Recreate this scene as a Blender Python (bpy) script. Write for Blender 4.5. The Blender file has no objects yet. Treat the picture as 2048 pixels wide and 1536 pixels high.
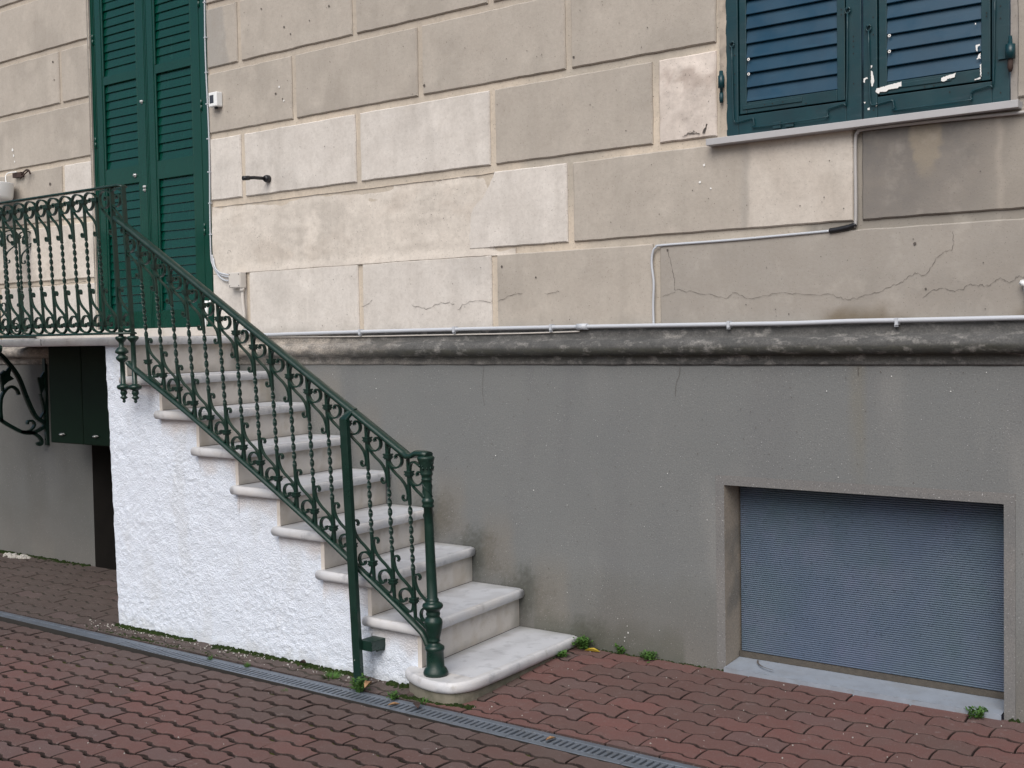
import bpy, bmesh, math, random
from mathutils import Vector, noise, Matrix
random.seed(7)
C = bpy.context.scene.collection
R = math.radians
# ------------------------------------------------------------------ helpers
class MB:
    """collects geometry in world space; build() links it as ONE mesh object"""
    def __init__(s): s.v = []; s.f = []; s.m = []; s.c = []; s.sm = []
    def add(s, vs, fs, mi=0, col=None, smooth=False):
        b = len(s.v)
        s.v += [tuple(v) for v in vs]
        s.c += (col if isinstance(col, list) else [col or (1, 1, 1)] * len(vs))
        for f in fs: s.f.append(tuple(i + b for i in f)); s.m.append(mi); s.sm.append(smooth)
    def box(s, x0, x1, y0, y1, z0, z1, mi=0, col=None):
        vs = [(x0,y0,z0),(x1,y0,z0),(x1,y1,z0),(x0,y1,z0),(x0,y0,z1),(x1,y0,z1),(x1,y1,z1),(x0,y1,z1)]
        s.add(vs, [(0,3,2,1),(4,5,6,7),(0,1,5,4),(1,2,6,5),(2,3,7,6),(3,0,4,7)], mi, col)
    def hexa(s, p, mi=0, col=None):
        s.add(p, [(0,3,2,1),(4,5,6,7),(0,1,5,4),(1,2,6,5),(2,3,7,6),(3,0,4,7)], mi, col)
    def loops(s, L, mi=0, cap=(True, True), col=None, smooth=False, closed=True):
        n = len(L[0]); vs = [p for l in L for p in l]; fs = []
        for i in range(len(L) - 1):
            for j in range(n if closed else n - 1):
                k = (j + 1) % n
                fs.append((i*n+j, i*n+k, (i+1)*n+k, (i+1)*n+j))
        s.add(vs, fs, mi, col, smooth)
        b = len(s.v) - len(vs)
        if cap[0]: s.f.append(tuple(b + j for j in reversed(range(n)))); s.m.append(mi); s.sm.append(False)
        if cap[1]: s.f.append(tuple(b + (len(L)-1)*n + j for j in range(n))); s.m.append(mi); s.sm.append(False)
    def tube(s, pts, r, n=8, mi=0, col=None):
        pts = [Vector(p) for p in pts]; L = []
        t0 = (pts[1] - pts[0]).normalized()
        a = t0.orthogonal().normalized()
        for i, p in enumerate(pts):
            t = (pts[min(i+1, len(pts)-1)] - pts[max(i-1, 0)]).normalized()
            a = (a - t * a.dot(t)).normalized(); b = t.cross(a)
            rr = r[i] if isinstance(r, (list, tuple)) else r
            L.append([p + (a*math.cos(q) + b*math.sin(q)) * rr for q in [2*math.pi*k/n for k in range(n)]])
        s.loops(L, mi, col=col, smooth=True)
    def lathe(s, prof, cx, cy, n=20, mi=0, lean=0.0):
        L = []
        for z, r in prof:
            L.append([(cx + r*math.cos(2*math.pi*k/n), cy + r*math.sin(2*math.pi*k/n) - lean*z, z) for k in range(n)])
        s.loops(L, mi, smooth=True)
    def strap(s, pts, t, w, lean=0.04, y0=0.0, mi=0, twist=None):
        """flat bar following a path in the (u, z) plane; w across (y)"""
        n = len(pts); L = []
        for i, (u, z) in enumerate(pts):
            a = pts[max(i-1, 0)]; b = pts[min(i+1, n-1)]
            d = Vector((b[0]-a[0], b[1]-a[1])); d.normalize()
            nx, nz = -d.y, d.x
            tt = t[i] if isinstance(t, list) else t
            cs, sn = (1, 0)
            if twist: cs, sn = math.cos(twist[i]), math.sin(twist[i])
            ring = []
            for p, q in ((-tt/2, -w/2), (tt/2, -w/2), (tt/2, w/2), (-tt/2, w/2)):
                if twist: p, q = p*cs - q*sn, p*sn + q*cs
                ring.append((u + nx*p, y0 + q - lean*z, z + nz*p))
            L.append(ring)
        s.loops(L, mi, smooth=False)
    def grid(s, fn, nu, nv, mi=0, colfn=None, smooth=True):
        vs = []; cs = []
        for j in range(nv+1):
            for i in range(nu+1):
                p = fn(i/nu, j/nv); vs.append(p); cs.append(colfn(p) if colfn else (1,1,1))
        fs = [(j*(nu+1)+i, j*(nu+1)+i+1, (j+1)*(nu+1)+i+1, (j+1)*(nu+1)+i) for j in range(nv) for i in range(nu)]
        s.add(vs, fs, mi, cs, smooth)
    def poly(s, pts, mi=0, col=None): s.add(pts, [tuple(range(len(pts)))], mi, col)
    def build(s, name, mats, parent=None, bevel=0, seg=2, auto=False):
        me = bpy.data.meshes.new(name)
        off = Vector((0,0,0))
        q = parent
        while q is not None: off += q.location; q = q.parent
        me.from_pydata([(x-off.x, y-off.y, z-off.z) for x, y, z in s.v], [], s.f)
        for m in (mats if isinstance(mats, (list, tuple)) else [mats]): me.materials.append(m)
        me.polygons.foreach_set('material_index', s.m)
        me.polygons.foreach_set('use_smooth', s.sm)
        a = me.color_attributes.new('Col', 'FLOAT_COLOR', 'POINT')
        flat = []
        for c in s.c: flat += [c[0], c[1], c[2], 1.0]
        a.data.foreach_set('color', flat)
        me.update()
        o = bpy.data.objects.new(name, me); C.objects.link(o)
        if parent: o.parent = parent
        if bevel:
            b = o.modifiers.new('bevel', 'BEVEL'); b.width = bevel; b.segments = seg; b.limit_method = 'ANGLE'; b.angle_limit = R(40)
        return o
def thing(name, label, cat, loc=(0,0,0), group=None):
    o = bpy.data.objects.new(name, None); C.objects.link(o); o.location = loc; o.empty_display_size = .1
    return tag(o, label, cat, group)
def tag(o, label=None, cat=None, group=None, kind=None):
    if label: o['label'] = label
    if cat: o['category'] = cat
    if group: o['group'] = group
    if kind: o['kind'] = kind
    return o
def ns(x, y, z, sc=1.0, o=3):
    return noise.fractal(Vector((x*sc, y*sc, z*sc)), 1.0, 2.0, o)
def mixc(a, b, t):
    t = max(0, min(1, t)); return tuple(a[i]*(1-t) + b[i]*t for i in range(3))
def sst(a, b, x):
    t = max(0, min(1, (x-a)/(b-a))); return t*t*(3-2*t)
def catmull(P, k=5):
    out = []
    for i in range(len(P)-1):
        p0 = P[max(i-1,0)]; p1 = P[i]; p2 = P[i+1]; p3 = P[min(i+2, len(P)-1)]
        for j in range(k):
            t = j/k
            out.append(tuple(.5*((2*p1[d]) + (-p0[d]+p2[d])*t + (2*p0[d]-5*p1[d]+4*p2[d]-p3[d])*t*t + (-p0[d]+3*p1[d]-3*p2[d]+p3[d])*t**3) for d in range(len(p1))))
    out.append(tuple(P[-1])); return out
# ------------------------------------------------------------------ materials
def mat(name, base=(.5,.5,.5), rough=.6, layers=(), bump=(), spec=.5, metal=0, attr=False, coat=0, roughvar=None):
    m = bpy.data.materials.new(name); m.use_nodes = True
    nt = m.node_tree; N = nt.nodes; L = nt.links; N.clear()
    out = N.new('ShaderNodeOutputMaterial'); b = N.new('ShaderNodeBsdfPrincipled')
    L.new(b.outputs[0], out.inputs[0])
    tc = N.new('ShaderNodeTexCoord')
    b.inputs['Roughness'].default_value = rough; b.inputs['Metallic'].default_value = metal
    b.inputs['Specular IOR Level'].default_value = spec; b.inputs['Coat Weight'].default_value = coat
    def nz(scale, detail=4, rg=.55, st=None):
        t = N.new('ShaderNodeTexNoise'); t.inputs['Scale'].default_value = scale; t.inputs['Detail'].default_value = detail; t.inputs['Roughness'].default_value = rg
        if st:
            mp = N.new('ShaderNodeMapping'); mp.inputs['Scale'].default_value = st; L.new(tc.outputs['Object'], mp.inputs[0]); L.new(mp.outputs[0], t.inputs['Vector'])
        else: L.new(tc.outputs['Object'], t.inputs['Vector'])
        return t.outputs['Fac']
    def mr(v, a, c, lo=0, hi=1):
        r = N.new('ShaderNodeMapRange'); r.inputs[1].default_value = a; r.inputs[2].default_value = c; r.inputs[3].default_value = lo; r.inputs[4].default_value = hi
        L.new(v, r.inputs[0]); return r.outputs[0]
    if attr:
        a = N.new('ShaderNodeAttribute'); a.attribute_name = 'Col'; col = a.outputs['Color']
    else:
        c = N.new('ShaderNodeRGB'); c.outputs[0].default_value = (*base, 1); col = c.outputs[0]
    for ly in layers:
        sc, det, lo, hi, f0, f1, colr = ly[:7]; mode = ly[7] if len(ly) > 7 else 'MIX'; st = ly[8] if len(ly) > 8 else None
        mx = N.new('ShaderNodeMix'); mx.data_type = 'RGBA'; mx.blend_type = mode
        L.new(mr(nz(sc, det, .6, st), lo, hi, f0, f1), mx.inputs['Factor']); L.new(col, mx.inputs['A']); mx.inputs['B'].default_value = (*colr, 1)
        col = mx.outputs['Result']
    L.new(col, b.inputs['Base Color'])
    if roughvar: L.new(mr(nz(roughvar[0], 4), .35, .65, roughvar[1], roughvar[2]), b.inputs['Roughness'])
    prev = None
    for sc, st, dist in bump:
        bp = N.new('ShaderNodeBump'); bp.inputs['Strength'].default_value = st; bp.inputs['Distance'].default_value = dist
        L.new(nz(sc, 5, .6), bp.inputs['Height'])
        if prev: L.new(prev, bp.inputs['Normal'])
        prev = bp.outputs[0]
    if prev: L.new(prev, b.inputs['Normal'])
    return m
M = {}
M['wall'] = mat('render_blocks', attr=True, rough=.92, spec=.2, layers=[(6,5,.35,.7,0,.22,(.30,.26,.22)), (60,3,.35,.7,0,.16,(.22,.2,.17)), (150,2,.655,.70,0,.6,(.12,.105,.09)), (9,6,.55,.8,0,.18,(.75,.70,.62)), (26,5,.5,.75,0,.22,(.28,.25,.21)), (5,4,.5,.75,0,.22,(.26,.24,.21),'MIX',(1.6,1,.25))], bump=[(90,.25,.003),(14,.18,.004)])
M['plinth'] = mat('plinth_render', attr=True, rough=.95, spec=.15, layers=[(2.2,5,.35,.7,0,.25,(.22,.222,.212)), (1.3,5,.4,.75,0,.3,(.175,.183,.187)), (150,2,.35,.7,0,.3,(.085,.088,.09)), (260,2,.66,.7,0,.75,(.035,.035,.037)), (190,1,.725,.74,0,.8,(.5,.5,.5))], bump=[(160,.45,.003),(30,.2,.003)])
M['mould'] = mat('moulding_render', attr=True, rough=.95, spec=.15, layers=[(18,8,.40,.62,0,.65,(.07,.073,.072),'MIX',(.6,1,1)), (30,9,.53,.70,0,.75,(.34,.33,.31),'MIX',(.6,1,1)), (160,3,.45,.6,0,.35,(.05,.05,.05)), (120,3,.4,.7,0,.4,(.06,.06,.06))], bump=[(60,.5,.006),(200,.4,.003)])
M['dark'] = mat('void_dark', (.02,.018,.016), .95, [(8,4,.3,.7,0,.5,(.035,.03,.026))])
M['chip'] = mat('white_paint', (.80,.80,.78), .6, [(30,3,.4,.7,0,.2,(.6,.6,.58))])
M['crack'] = mat('crack_dark', (.10,.088,.078), .95)
M['green'] = mat('green_gloss_paint', (.001,.041,.028), .2, [(5,4,.4,.7,0,.35,(.002,.052,.036)), (40,4,.6,.75,0,.25,(.02,.075,.06),'MIX',(1,1,.15))], bump=[(25,.05,.002),(160,.08,.0008)], roughvar=(6,.12,.26))
M['iron'] = mat('green_iron_paint', (.005,.027,.019), .36, [(18,4,.4,.7,0,.5,(.003,.017,.012)), (90,3,.55,.75,0,.3,(.016,.042,.032)), (35,5,.66,.72,0,.5,(.045,.028,.02))], bump=[(120,.25,.0012),(40,.15,.002)], roughvar=(14,.26,.5))
M['teal'] = mat('teal_shutter_paint', (.003,.038,.048), .42, [(7,4,.4,.7,0,.5,(.004,.022,.03)), (60,5,.58,.7,0,.35,(.03,.06,.075),'MIX',(.15,1,1)), (120,3,.66,.72,0,.7,(.02,.018,.015))], bump=[(60,.2,.0015),(200,.15,.001)], roughvar=(9,.3,.55))
M['slat'] = mat('slat_sky_tint', (.004,.045,.085), .42, [(7,4,.4,.7,0,.5,(.003,.032,.062)), (50,5,.58,.7,0,.35,(.012,.07,.12),'MIX',(.12,1,1))], bump=[(60,.15,.001)], roughvar=(9,.3,.5))  # same teal paint, with the sky's blue reflection put into the slat colour
M['marble'] = mat('worn_marble', (.60,.605,.615), .5, [(5,6,.4,.7,0,.6,(.42,.435,.46)), (13,7,.54,.66,0,.55,(.30,.315,.34)), (3,5,.5,.75,0,.4,(.58,.50,.41)), (26,5,.6,.72,0,.35,(.40,.36,.30)), (200,2,.66,.72,0,.4,(.3,.28,.25))], bump=[(40,.12,.003)])
M['marble_t'] = mat('worn_marble_top', attr=True, rough=.5, layers=[(5,6,.4,.7,0,.4,(.45,.465,.49)), (13,7,.54,.66,0,.5,(.32,.335,.36)), (200,2,.66,.72,0,.4,(.3,.28,.25))], bump=[(40,.12,.003)])
M['riser_a'] = mat('cream_marble_front', attr=True, rough=.6, layers=[(5,6,.4,.75,0,.4,(.53,.51,.49)), (9,7,.54,.68,0,.4,(.42,.36,.28)), (150,2,.66,.72,0,.4,(.2,.18,.15))], bump=[(40,.12,.003)])
M['riser'] = mat('cream_marble', (.62,.575,.52), .6, [(5,6,.4,.75,0,.5,(.53,.51,.49)), (9,7,.54,.68,0,.45,(.42,.36,.28)), (22,5,.6,.75,0,.35,(.42,.38,.33),'MIX',(1,1,.3))], bump=[(40,.12,.003)])
M['sill'] = mat('grey_sill_stone', (.42,.42,.43), .6, [(12,5,.4,.7,0,.35,(.34,.34,.35))], bump=[(80,.15,.002)])
M['white'] = mat('roughcast_white', (.77,.82,.89), .85, attr=True, layers=[(9,5,.45,.75,0,.2,(.68,.71,.76)), (90,2,.66,.70,0,.35,(.45,.46,.47))], bump=[(130,.8,.010),(55,.4,.010)], spec=.25)
M['white_s'] = mat('smooth_white', (.74,.76,.79), .8, [(9,5,.45,.75,0,.25,(.66,.66,.66)), (4,5,.58,.8,0,.35,(.6,.55,.5))], bump=[(60,.2,.003)], spec=.25)
M['paver'] = mat('red_paver', attr=True, rough=.88, spec=.25, layers=[(220,2,.35,.7,0,.4,(.085,.05,.046)), (10,5,.45,.75,0,.35,(.13,.10,.092)), (330,1,.69,.72,0,.6,(.36,.31,.29)), (2.2,5,.5,.8,0,.35,(.11,.088,.08)), (30,5,.62,.72,0,.35,(.26,.22,.21))], bump=[(180,.35,.002),(25,.2,.003)])
M['joint'] = mat('joint_soil', attr=True, rough=.98, spec=.1, layers=[(40,5,.4,.7,0,.5,(.022,.019,.017)), (9,5,.58,.70,0,.5,(.03,.033,.011))], bump=[(90,.8,.006)])
M['ground'] = mat('ground_far', (.11,.075,.068), .95, [(3,5,.4,.7,0,.4,(.08,.06,.05))], spec=.2)
M['grate'] = mat('galvanised_grate', (.155,.18,.215), .5, [(14,5,.4,.7,0,.6,(.10,.115,.135)), (50,4,.55,.72,0,.5,(.10,.09,.07)), (120,2,.66,.72,0,.4,(.4,.4,.4))], bump=[(120,.2,.001)], metal=.25)
M['pvc'] = mat('white_pvc', (.50,.53,.57), .35, [(10,4,.45,.75,0,.3,(.48,.50,.53))])
M['pvc2'] = mat('cream_pvc', (.60,.57,.53), .45, [(10,4,.45,.75,0,.3,(.5,.47,.42))])
M['cable'] = mat('grey_cable', (.42,.41,.40), .5, [(10,4,.45,.75,0,.4,(.30,.29,.28))])
M['black'] = mat('black_plastic', (.012,.013,.016), .4)
M['lens'] = mat('dark_lens', (.04,.045,.055), .25)
M['plate'] = mat('bright_white_plastic', (.80,.82,.82), .35, [(14,4,.5,.8,0,.2,(.66,.66,.62))])
M['rust'] = mat('rusty_iron', (.05,.028,.022), .85, [(60,4,.4,.7,0,.6,(.02,.015,.014))], bump=[(120,.5,.002)])
M['steel'] = mat('lock_steel', (.45,.46,.45), .35, metal=.8)
M['cab'] = mat('cabinet_green', (.0045,.016,.009), .5, [(9,4,.4,.7,0,.5,(.003,.010,.006))], bump=[(60,.1,.001)], spec=.15)
M['leaf'] = mat('weed_leaf', (.045,.11,.022), .6, [(40,3,.35,.7,0,.7,(.075,.15,.03))], spec=.3)
M['moss'] = mat('moss', (.016,.028,.008), .95, [(60,4,.45,.7,0,.7,(.035,.055,.012)), (25,4,.55,.75,0,.6,(.02,.02,.012))], spec=.1)
M['dry'] = mat('dry_leaf', (.32,.19,.09), .7, [(60,3,.4,.7,0,.6,(.18,.08,.04))])
M['dry_y'] = mat('yellow_leaf', (.42,.30,.03), .6)
M['flake'] = mat('paint_flake', (.42,.41,.38), .8, [(30,2,.4,.6,0,.5,(.35,.32,.28))])
M['base'] = mat('mossy_base', (.19,.175,.135), .95, [(12,5,.4,.7,0,.7,(.05,.06,.03)), (40,4,.55,.75,0,.5,(.16,.15,.12))], bump=[(70,.5,.005)])
M['brown'] = mat('pane_putty', (.085,.075,.062), .9, [(40,5,.4,.7,0,.6,(.05,.045,.04))], bump=[(80,.5,.004)])
# ribbed polycarbonate
def pane_mat():
    m = mat('ribbed_plastic', (.085,.116,.170), .45, [(2.6,5,.42,.68,0,.5,(.07,.115,.125)), (4,5,.52,.75,0,.4,(.14,.14,.225)), (85,3,.62,.68,0,.5,(.03,.042,.06),'MIX',(1,1,.6)), (5,5,.5,.72,0,.35,(.075,.12,.12),'MIX',(1,1,.35))], spec=.5, roughvar=(10,.3,.5))
    return m
M['pane'] = pane_mat()
# ------------------------------------------------------------------ HOUSE
OLD = (.45,.412,.362); NEW = (.68,.645,.60); PINK = (.70,.63,.57); GREY = (.33,.32,.30); PATCH = (.67,.62,.555)
house = thing('house', 'cream block-rendered house facade with green and blue shutters and grey plinth', 'house')
J = .0175      # half joint
ZL = [.03, .405, .797, 1.183, 1.557, 1.925, 2.30, 2.68, 3.06, 3.4]
def wallcol(base, seed, kind):
    def f(p):
        x, y, z = p
        c = mixc(base, tuple(k*.88 for k in base), sst(-.1, .6, ns(x+seed, 0, z, 2.2, 4)))
        c = mixc(c, tuple(min(1, k*1.06) for k in base), sst(.1, .6, ns(x+seed*3, 5, z, 5, 4)))
        if kind == 'dirty':
            # soot below the sill and a run of cleaner stone
            top = .78 - z; s = sst(.42, .02, top + .12*ns(x, 1, z, 6, 4)) * sst(-1.12, -1.45, x + .05*ns(x,9,z,8))
            s2 = sst(-1.15, -1.62, x + .12*ns(x, 2, z, 4, 4)) * .75
            c = mixc(c, (.185,.175,.165), s2); c = mixc(c, (.135,.13,.125), s*.85)
            w = .055 - .28*max(0, .68 - z); d = abs(x + 1.498 + .01*ns(x,3,z,20))
            if w > 0: c = mixc(c, (.33,.28,.20), sst(w+.012, w-.006, d + .016*ns(x,5,z,30,4)) * sst(.53,.64,z + .03*ns(x,1,z,25,3))*.5)
            c = mixc(c, (.42,.38,.33), sst(.02, .0, abs(x + 1.235 + .012*ns(x,3,z,9))) * .5)
        if kind == 'half':
            t = sst(-.012, .012, x + 2.22 + .02*ns(x, 7, z, 9, 3) - .03*(z-.6))
            c = mixc(c, mixc((.56,.51,.45), (.62,.575,.515), .5+ns(x,3,z,4)), t)
            c = mixc(c, GREY, sst(.03, .0, abs(x + 2.235 - .03*(z-.6))) * .35)
        if kind == 'pinkpatch':
            c = mixc(c, (.50,.42,.37), sst(.15, .5, ns(x+3, 0, z, 8, 5))*.7); c = mixc(c, (.70,.63,.57), sst(.1,.5,ns(x-3,0,z,12,4)))
        if kind == 'patch':
            c = mixc(c, (.56,.50,.435), sst(.1, .6, ns(x, 0, z*1.8, 4, 5))*.5); c = mixc(c, (.70,.65,.585), sst(.15, .5, ns(x, 4, z*2.5, 4, 4))*.5)
        if kind == 'stain':
            c = mixc(c, GREY, sst(-5.47, -5.50, x - .12*(1.9-z) + .01*ns(x,2,z,9))*.75)
        if kind == 'base':
            # damp soiling just above the conduit
            c = mixc(c, GREY, sst(.10,.03,z)*.5*(.5+ns(x,0,z,5)))
            if x > -1.95: c = mixc(c, (.16,.13,.09), sst(.1,.04,z + .03*ns(x,0,z,7,3)) * sst(.0,.5,ns(x,3,0,3.2,3)+.12))
        return c
    return f
wb = MB()
def block(x0, x1, z0, z1, base, kind='old', seed=None, disp=None):
    res = .009 if kind in ('half','dirty','stain','patchedge') else .012 if disp else .022
    seed = random.random()*40 if seed is None else seed
    ch = .005
    cf = wallcol(base, seed, kind)
    nu = max(2, int((x1-x0)/res)); nv = max(2, int((z1-z0)/res))
    wob = .0025
    def fn(u, v):
        x = x0+ch + (x1-x0-2*ch)*u; z = z0+ch + (z1-z0-2*ch)*v
        if u in (0, 1): x += wob*ns(0, seed, z, 9, 2)
        if kind == 'patchedge': x += (1-u)**2*(.17*sst(.50, .80, z)**1.5 + .016*ns(0, 3, z, 14, 3))
        if v in (0, 1): z += wob*ns(x, seed, 0, 9, 2)
        y = .0014*ns(x, seed, z, 4, 3)
        if disp: y += disp(x, z, u, v)
        return (x, y, z)
    b0 = len(wb.v)
    wb.grid(fn, nu, nv, 0, cf)
    # sides back to the joint bed
    n_ring = 0
    ring = [i for i in range(nu+1)] + [j*(nu+1)+nu for j in range(1, nv+1)] + [nv*(nu+1)+i for i in range(nu-1, -1, -1)] + [j*(nu+1) for j in range(nv-1, 0, -1)]
    edge = [wb.v[b0+i] for i in ring]
    def push(p):
        x, y, z = p
        if kind == 'patchedge' and x < -3.4 and abs(x-x1) > .02: return (x - ch, .006, z - ch if abs(z-z0) < .02 else z + ch if abs(z-z1) < .02 else z)
        return (x - ch if x < (x0+x1)/2 and abs(x-x0) < .02 else x + ch if abs(x-x1) < .02 else x, .006, z - ch if abs(z-z0) < .02 else z + ch if abs(z-z1) < .02 else z)
    mid = [push(p) for p in edge]; bk = [(p[0], .020, p[2]) for p in mid]
    n = len(edge); cs = [cf(p) for p in edge]
    wb.add(edge + mid + bk, [(i, n+i, n+(i+1)%n, (i+1)%n) for i in range(n)] + [(n+i, 2*n+i, 2*n+(i+1)%n, n+(i+1)%n) for i in range(n)], 0, cs*3)
def row(k, xs, specs):
    for i in range(len(xs)-1):
        a, b = xs[i], xs[i+1]
        sp = specs[i] if i < len(specs) else (OLD, 'old')
        if sp is None: continue
        x0 = a + J if a != -5.628 else a; x1 = b - J if b not in (-6.812,) else b
        block(x0, x1, ZL[k]+(J if k else .0), ZL[k+1]-J, sp[0], sp[1], disp=sp[2] if len(sp) > 2 else None)
O = (OLD, 'old')
def ov(k, kind='old'): return (tuple(c*k for c in OLD), kind)
def patch_disp(x, z, u, v):
    e = sst(0, .08, u)*sst(0, .12, 1-u)
    r_ = 1-abs(ns(x*.8+.3*z, 2, z*2.2, 4.5, 4))*2
    return -.003*e + e*(.006*ns(x*.6, 2, z*1.3, 3, 3) + .0026*ns(x*.6, 6, z*1.8, 15, 5)*sst(-.3,.4,ns(x,8,z,2.5,2)) - .003*max(0, r_-.75)/.25)
def patch_main(x, z, u, v):
    fil = sst(.055, .0, z-ZL[1]+J+.004 + .012*ns(x,3,0,5,3))
    a = .007*(1-fil)*sst(0,.03,u) + .004*sst(.9,1,v)
    n_ = .006*ns(x*.6, 2, z*1.3, 3.2, 3) + .0030*ns(x*.6, 6, z*1.7, 14, 5)*sst(-.2,.4,ns(x,8,z,2.5,2))
    k = abs(ns(x*.7+.25*z, 2, z*2.0, 5, 3)); n_ -= .0045*sst(.05,.0,k)*sst(.0,.4,ns(x,1,z,2.2,2))
    a += .010*sst(-3.62,-3.52, x)
    return a + n_*(1-fil*.8)
def pink_disp(x, z, u, v):
    e = sst(0, .12, u)*sst(0, .12, 1-u)*sst(0, .15, v)*sst(0, .1, 1-v)
    return e*(.009*ns(x+2, 2, z, 6, 4) + .003*ns(x, 6, z, 24, 3))
DR = -5.628
row(0, [DR, -5.331, -4.439, -3.550, -2.658, .5, 1.6], [(NEW,'base'), (NEW,'base'), (tuple(c*.95 for c in NEW),'base'), (tuple(c*1.0 for c in OLD),'base'), (tuple(c*.93 for c in (.37,.345,.31)),'base')])
# course 1: rough filled patch on the left, then dressed blocks
block(-3.700, -3.104-J, ZL[1]+J, ZL[2]-J, NEW, 'patchedge')
block(DR, -3.42, ZL[1]-J-.004, ZL[2]-J*1.2, PATCH, 'patch', disp=patch_main)
row(1, [-3.104, -1.761, -.87, .02, .9], [(OLD,'half'), ((.31,.285,.25),'dirty'), O, O])
row(2, [DR, -5.343, -4.435, -3.545, -2.653], [(NEW,'old'), (tuple(c*.97 for c in NEW),'old'), (NEW,'old'), ov(.97)])
block(-2.653+J, -2.363, ZL[2]+J, ZL[3]-J, PINK, 'pinkpatch', disp=pink_disp)
row(2, [-1.175-J, -.42, .5], [ov(.8), O])
row(3, [DR, -4.909, -3.996, -3.103], [ov(1.02), ov(.98), ov(1.0)])
block(-3.103+J, -2.363, ZL[3]+J, ZL[4]-J, OLD, 'old'); block(-1.175, .4, ZL[3]+J, ZL[4]-J, tuple(c*.8 for c in OLD))
row(4, [DR, -5.350, -4.444, -3.545, -2.66, -2.363+J], [ov(1.0,'stain'), ov(1.03), ov(1.0), O, O])
block(-1.175, .4, ZL[4]+J, ZL[5]-J, OLD)
row(5, [DR, -4.909, -3.996, -3.103, -2.363+J], [O, O, O, O]); block(-1.175, .4, ZL[5]+J, ZL[6]-J, OLD)
for k in (6, 7, 8): row(k, [-9.2, -8.0, -7.13, -6.2, -5.35, -4.44, -3.55, -2.66, -1.76, -.87, .02, .9], [])
L_ = -6.812
row(0, [-9.3, -7.95, L_], [O, (NEW,'base')]); row(1, [-9.0, -8.4, L_], [ov(.95), (PATCH,'patch',patch_disp)])
row(2, [-9.3, -8.02, -7.131, L_], [O, O, (NEW,'old')]); row(3, [-9.2, -8.5, L_], [O, ov(1.02)])
row(4, [-9.3, -8.02, -7.127, L_], [O, ov(1.03), ov(1.05)]); row(5, [-9.3, -8.4, L_], [O, ov(1.05)])
# joint bed (the wall proper) with openings for door and window
def bedcol(p):
    x, y, z = p
    c = mixc((.64,.56,.46), (.46,.42,.36), sst(-.3, .3, ns(x, 3, z, 1.6, 3)) if x > -3.4 else .3+.5*ns(x,1,z,2))
    if z > 1.25: c = mixc(c, (.42,.375,.32), .6)
    if x > -2.0 and z < 1: c = mixc(c, (.22,.21,.19), .8)
    return c
def bed(x0, x1, z0, z1, y=.0115):
    wb.grid(lambda u, v: (x0+(x1-x0)*u, y, z0+(z1-z0)*v), max(1, int((x1-x0)/.06)), max(1, int((z1-z0)/.06)), 0, bedcol)
bed(-9.5, -6.806, .0, 2.6); bed(-5.634, -2.318, .0, 2.6); bed(-2.318, -1.196, .0, .80); bed(-1.196, 1.2, .0, 2.6); bed(-9.5, 1.2, 2.6, 3.5)
# door jamb reveals
for xx, s in ((-6.812, 1), (-5.628, -1)):
    wb.grid(lambda u, v: (xx, .0+.12*u, .0+2.6*v), 2, 60, 0, lambda p: mixc(NEW, OLD, .5+.5*ns(p[0],1,p[2],3)))
# window jamb strips, crumbling render edge
wb.grid(lambda u, v: (-2.345+.03*u + .004*ns(0,1,v*30,1,2)*u, .003+.004*ns(u,3,v*40,1,3), .80+1.7*v), 3, 120, 0, lambda p: mixc((.46,.40,.33), (.25,.22,.19), sst(.0,.5,ns(p[0],4,p[2],9,4))))
wb.grid(lambda u, v: (-1.199+.026*u, .006+.003*ns(u,5,v*40,1,3), .80+1.7*v), 3, 80, 0, lambda p: mixc((.30,.28,.26), (.14,.14,.14), sst(.0,.5,ns(p[0],4,p[2],6,4))))
# pits, nail holes and white splashes
def spot(x, z, r, mi, y=-.0035, n=7, el=1.0):
    a0 = random.random()*6; wb.add([(x + r*el*(.7+.5*random.random())*math.cos(a0+2*math.pi*k/n), y, z + r*(.7+.5*random.random())*math.sin(a0+2*math.pi*k/n)) for k in range(n)], [tuple(range(n))], mi)
for x, z, r, mi in [(-5.05,1.352,.007,2),(-4.995,1.316,.005,2),(-5.02,1.385,.007,1),(-4.985,1.305,.007,1),(-3.965,1.245,.008,2),(-4.97,1.70,.006,2),(-4.92,1.655,.005,2),(-5.15,1.83,.005,2),(-4.62,1.75,.006,2),(-4.77,1.70,.004,2),(-3.07,1.245,.006,2),(-2.6,.357,.006,2),(-1.54,.32,.006,2),(-3.50,.33,.006,2),(-7.2,1.85,.008,2),(-7.28,1.06,.012,2),(-7.19,1.73,.006,2),(-2.42,.70,.006,1),(-2.44,.63,.006,1),(-2.39,.60,.005,1),(-3.3,.27,.005,2),(-1.5,.15,.005,2),(-7.72,1.33,.012,1),(-7.71,1.29,.010,1),(-7.70,1.25,.007,1)]:
    spot(x, z, r, mi)
for i in range(260):
    x = random.uniform(-5.5, -1.2); k = random.choice([.2,.6,1.0,1.35,1.7]); z = k + random.uniform(-.14, .14)
    if -2.35 < x < -1.17 and z > .75: continue
    spot(x, z, random.uniform(.0012, .0028), 2)
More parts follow.
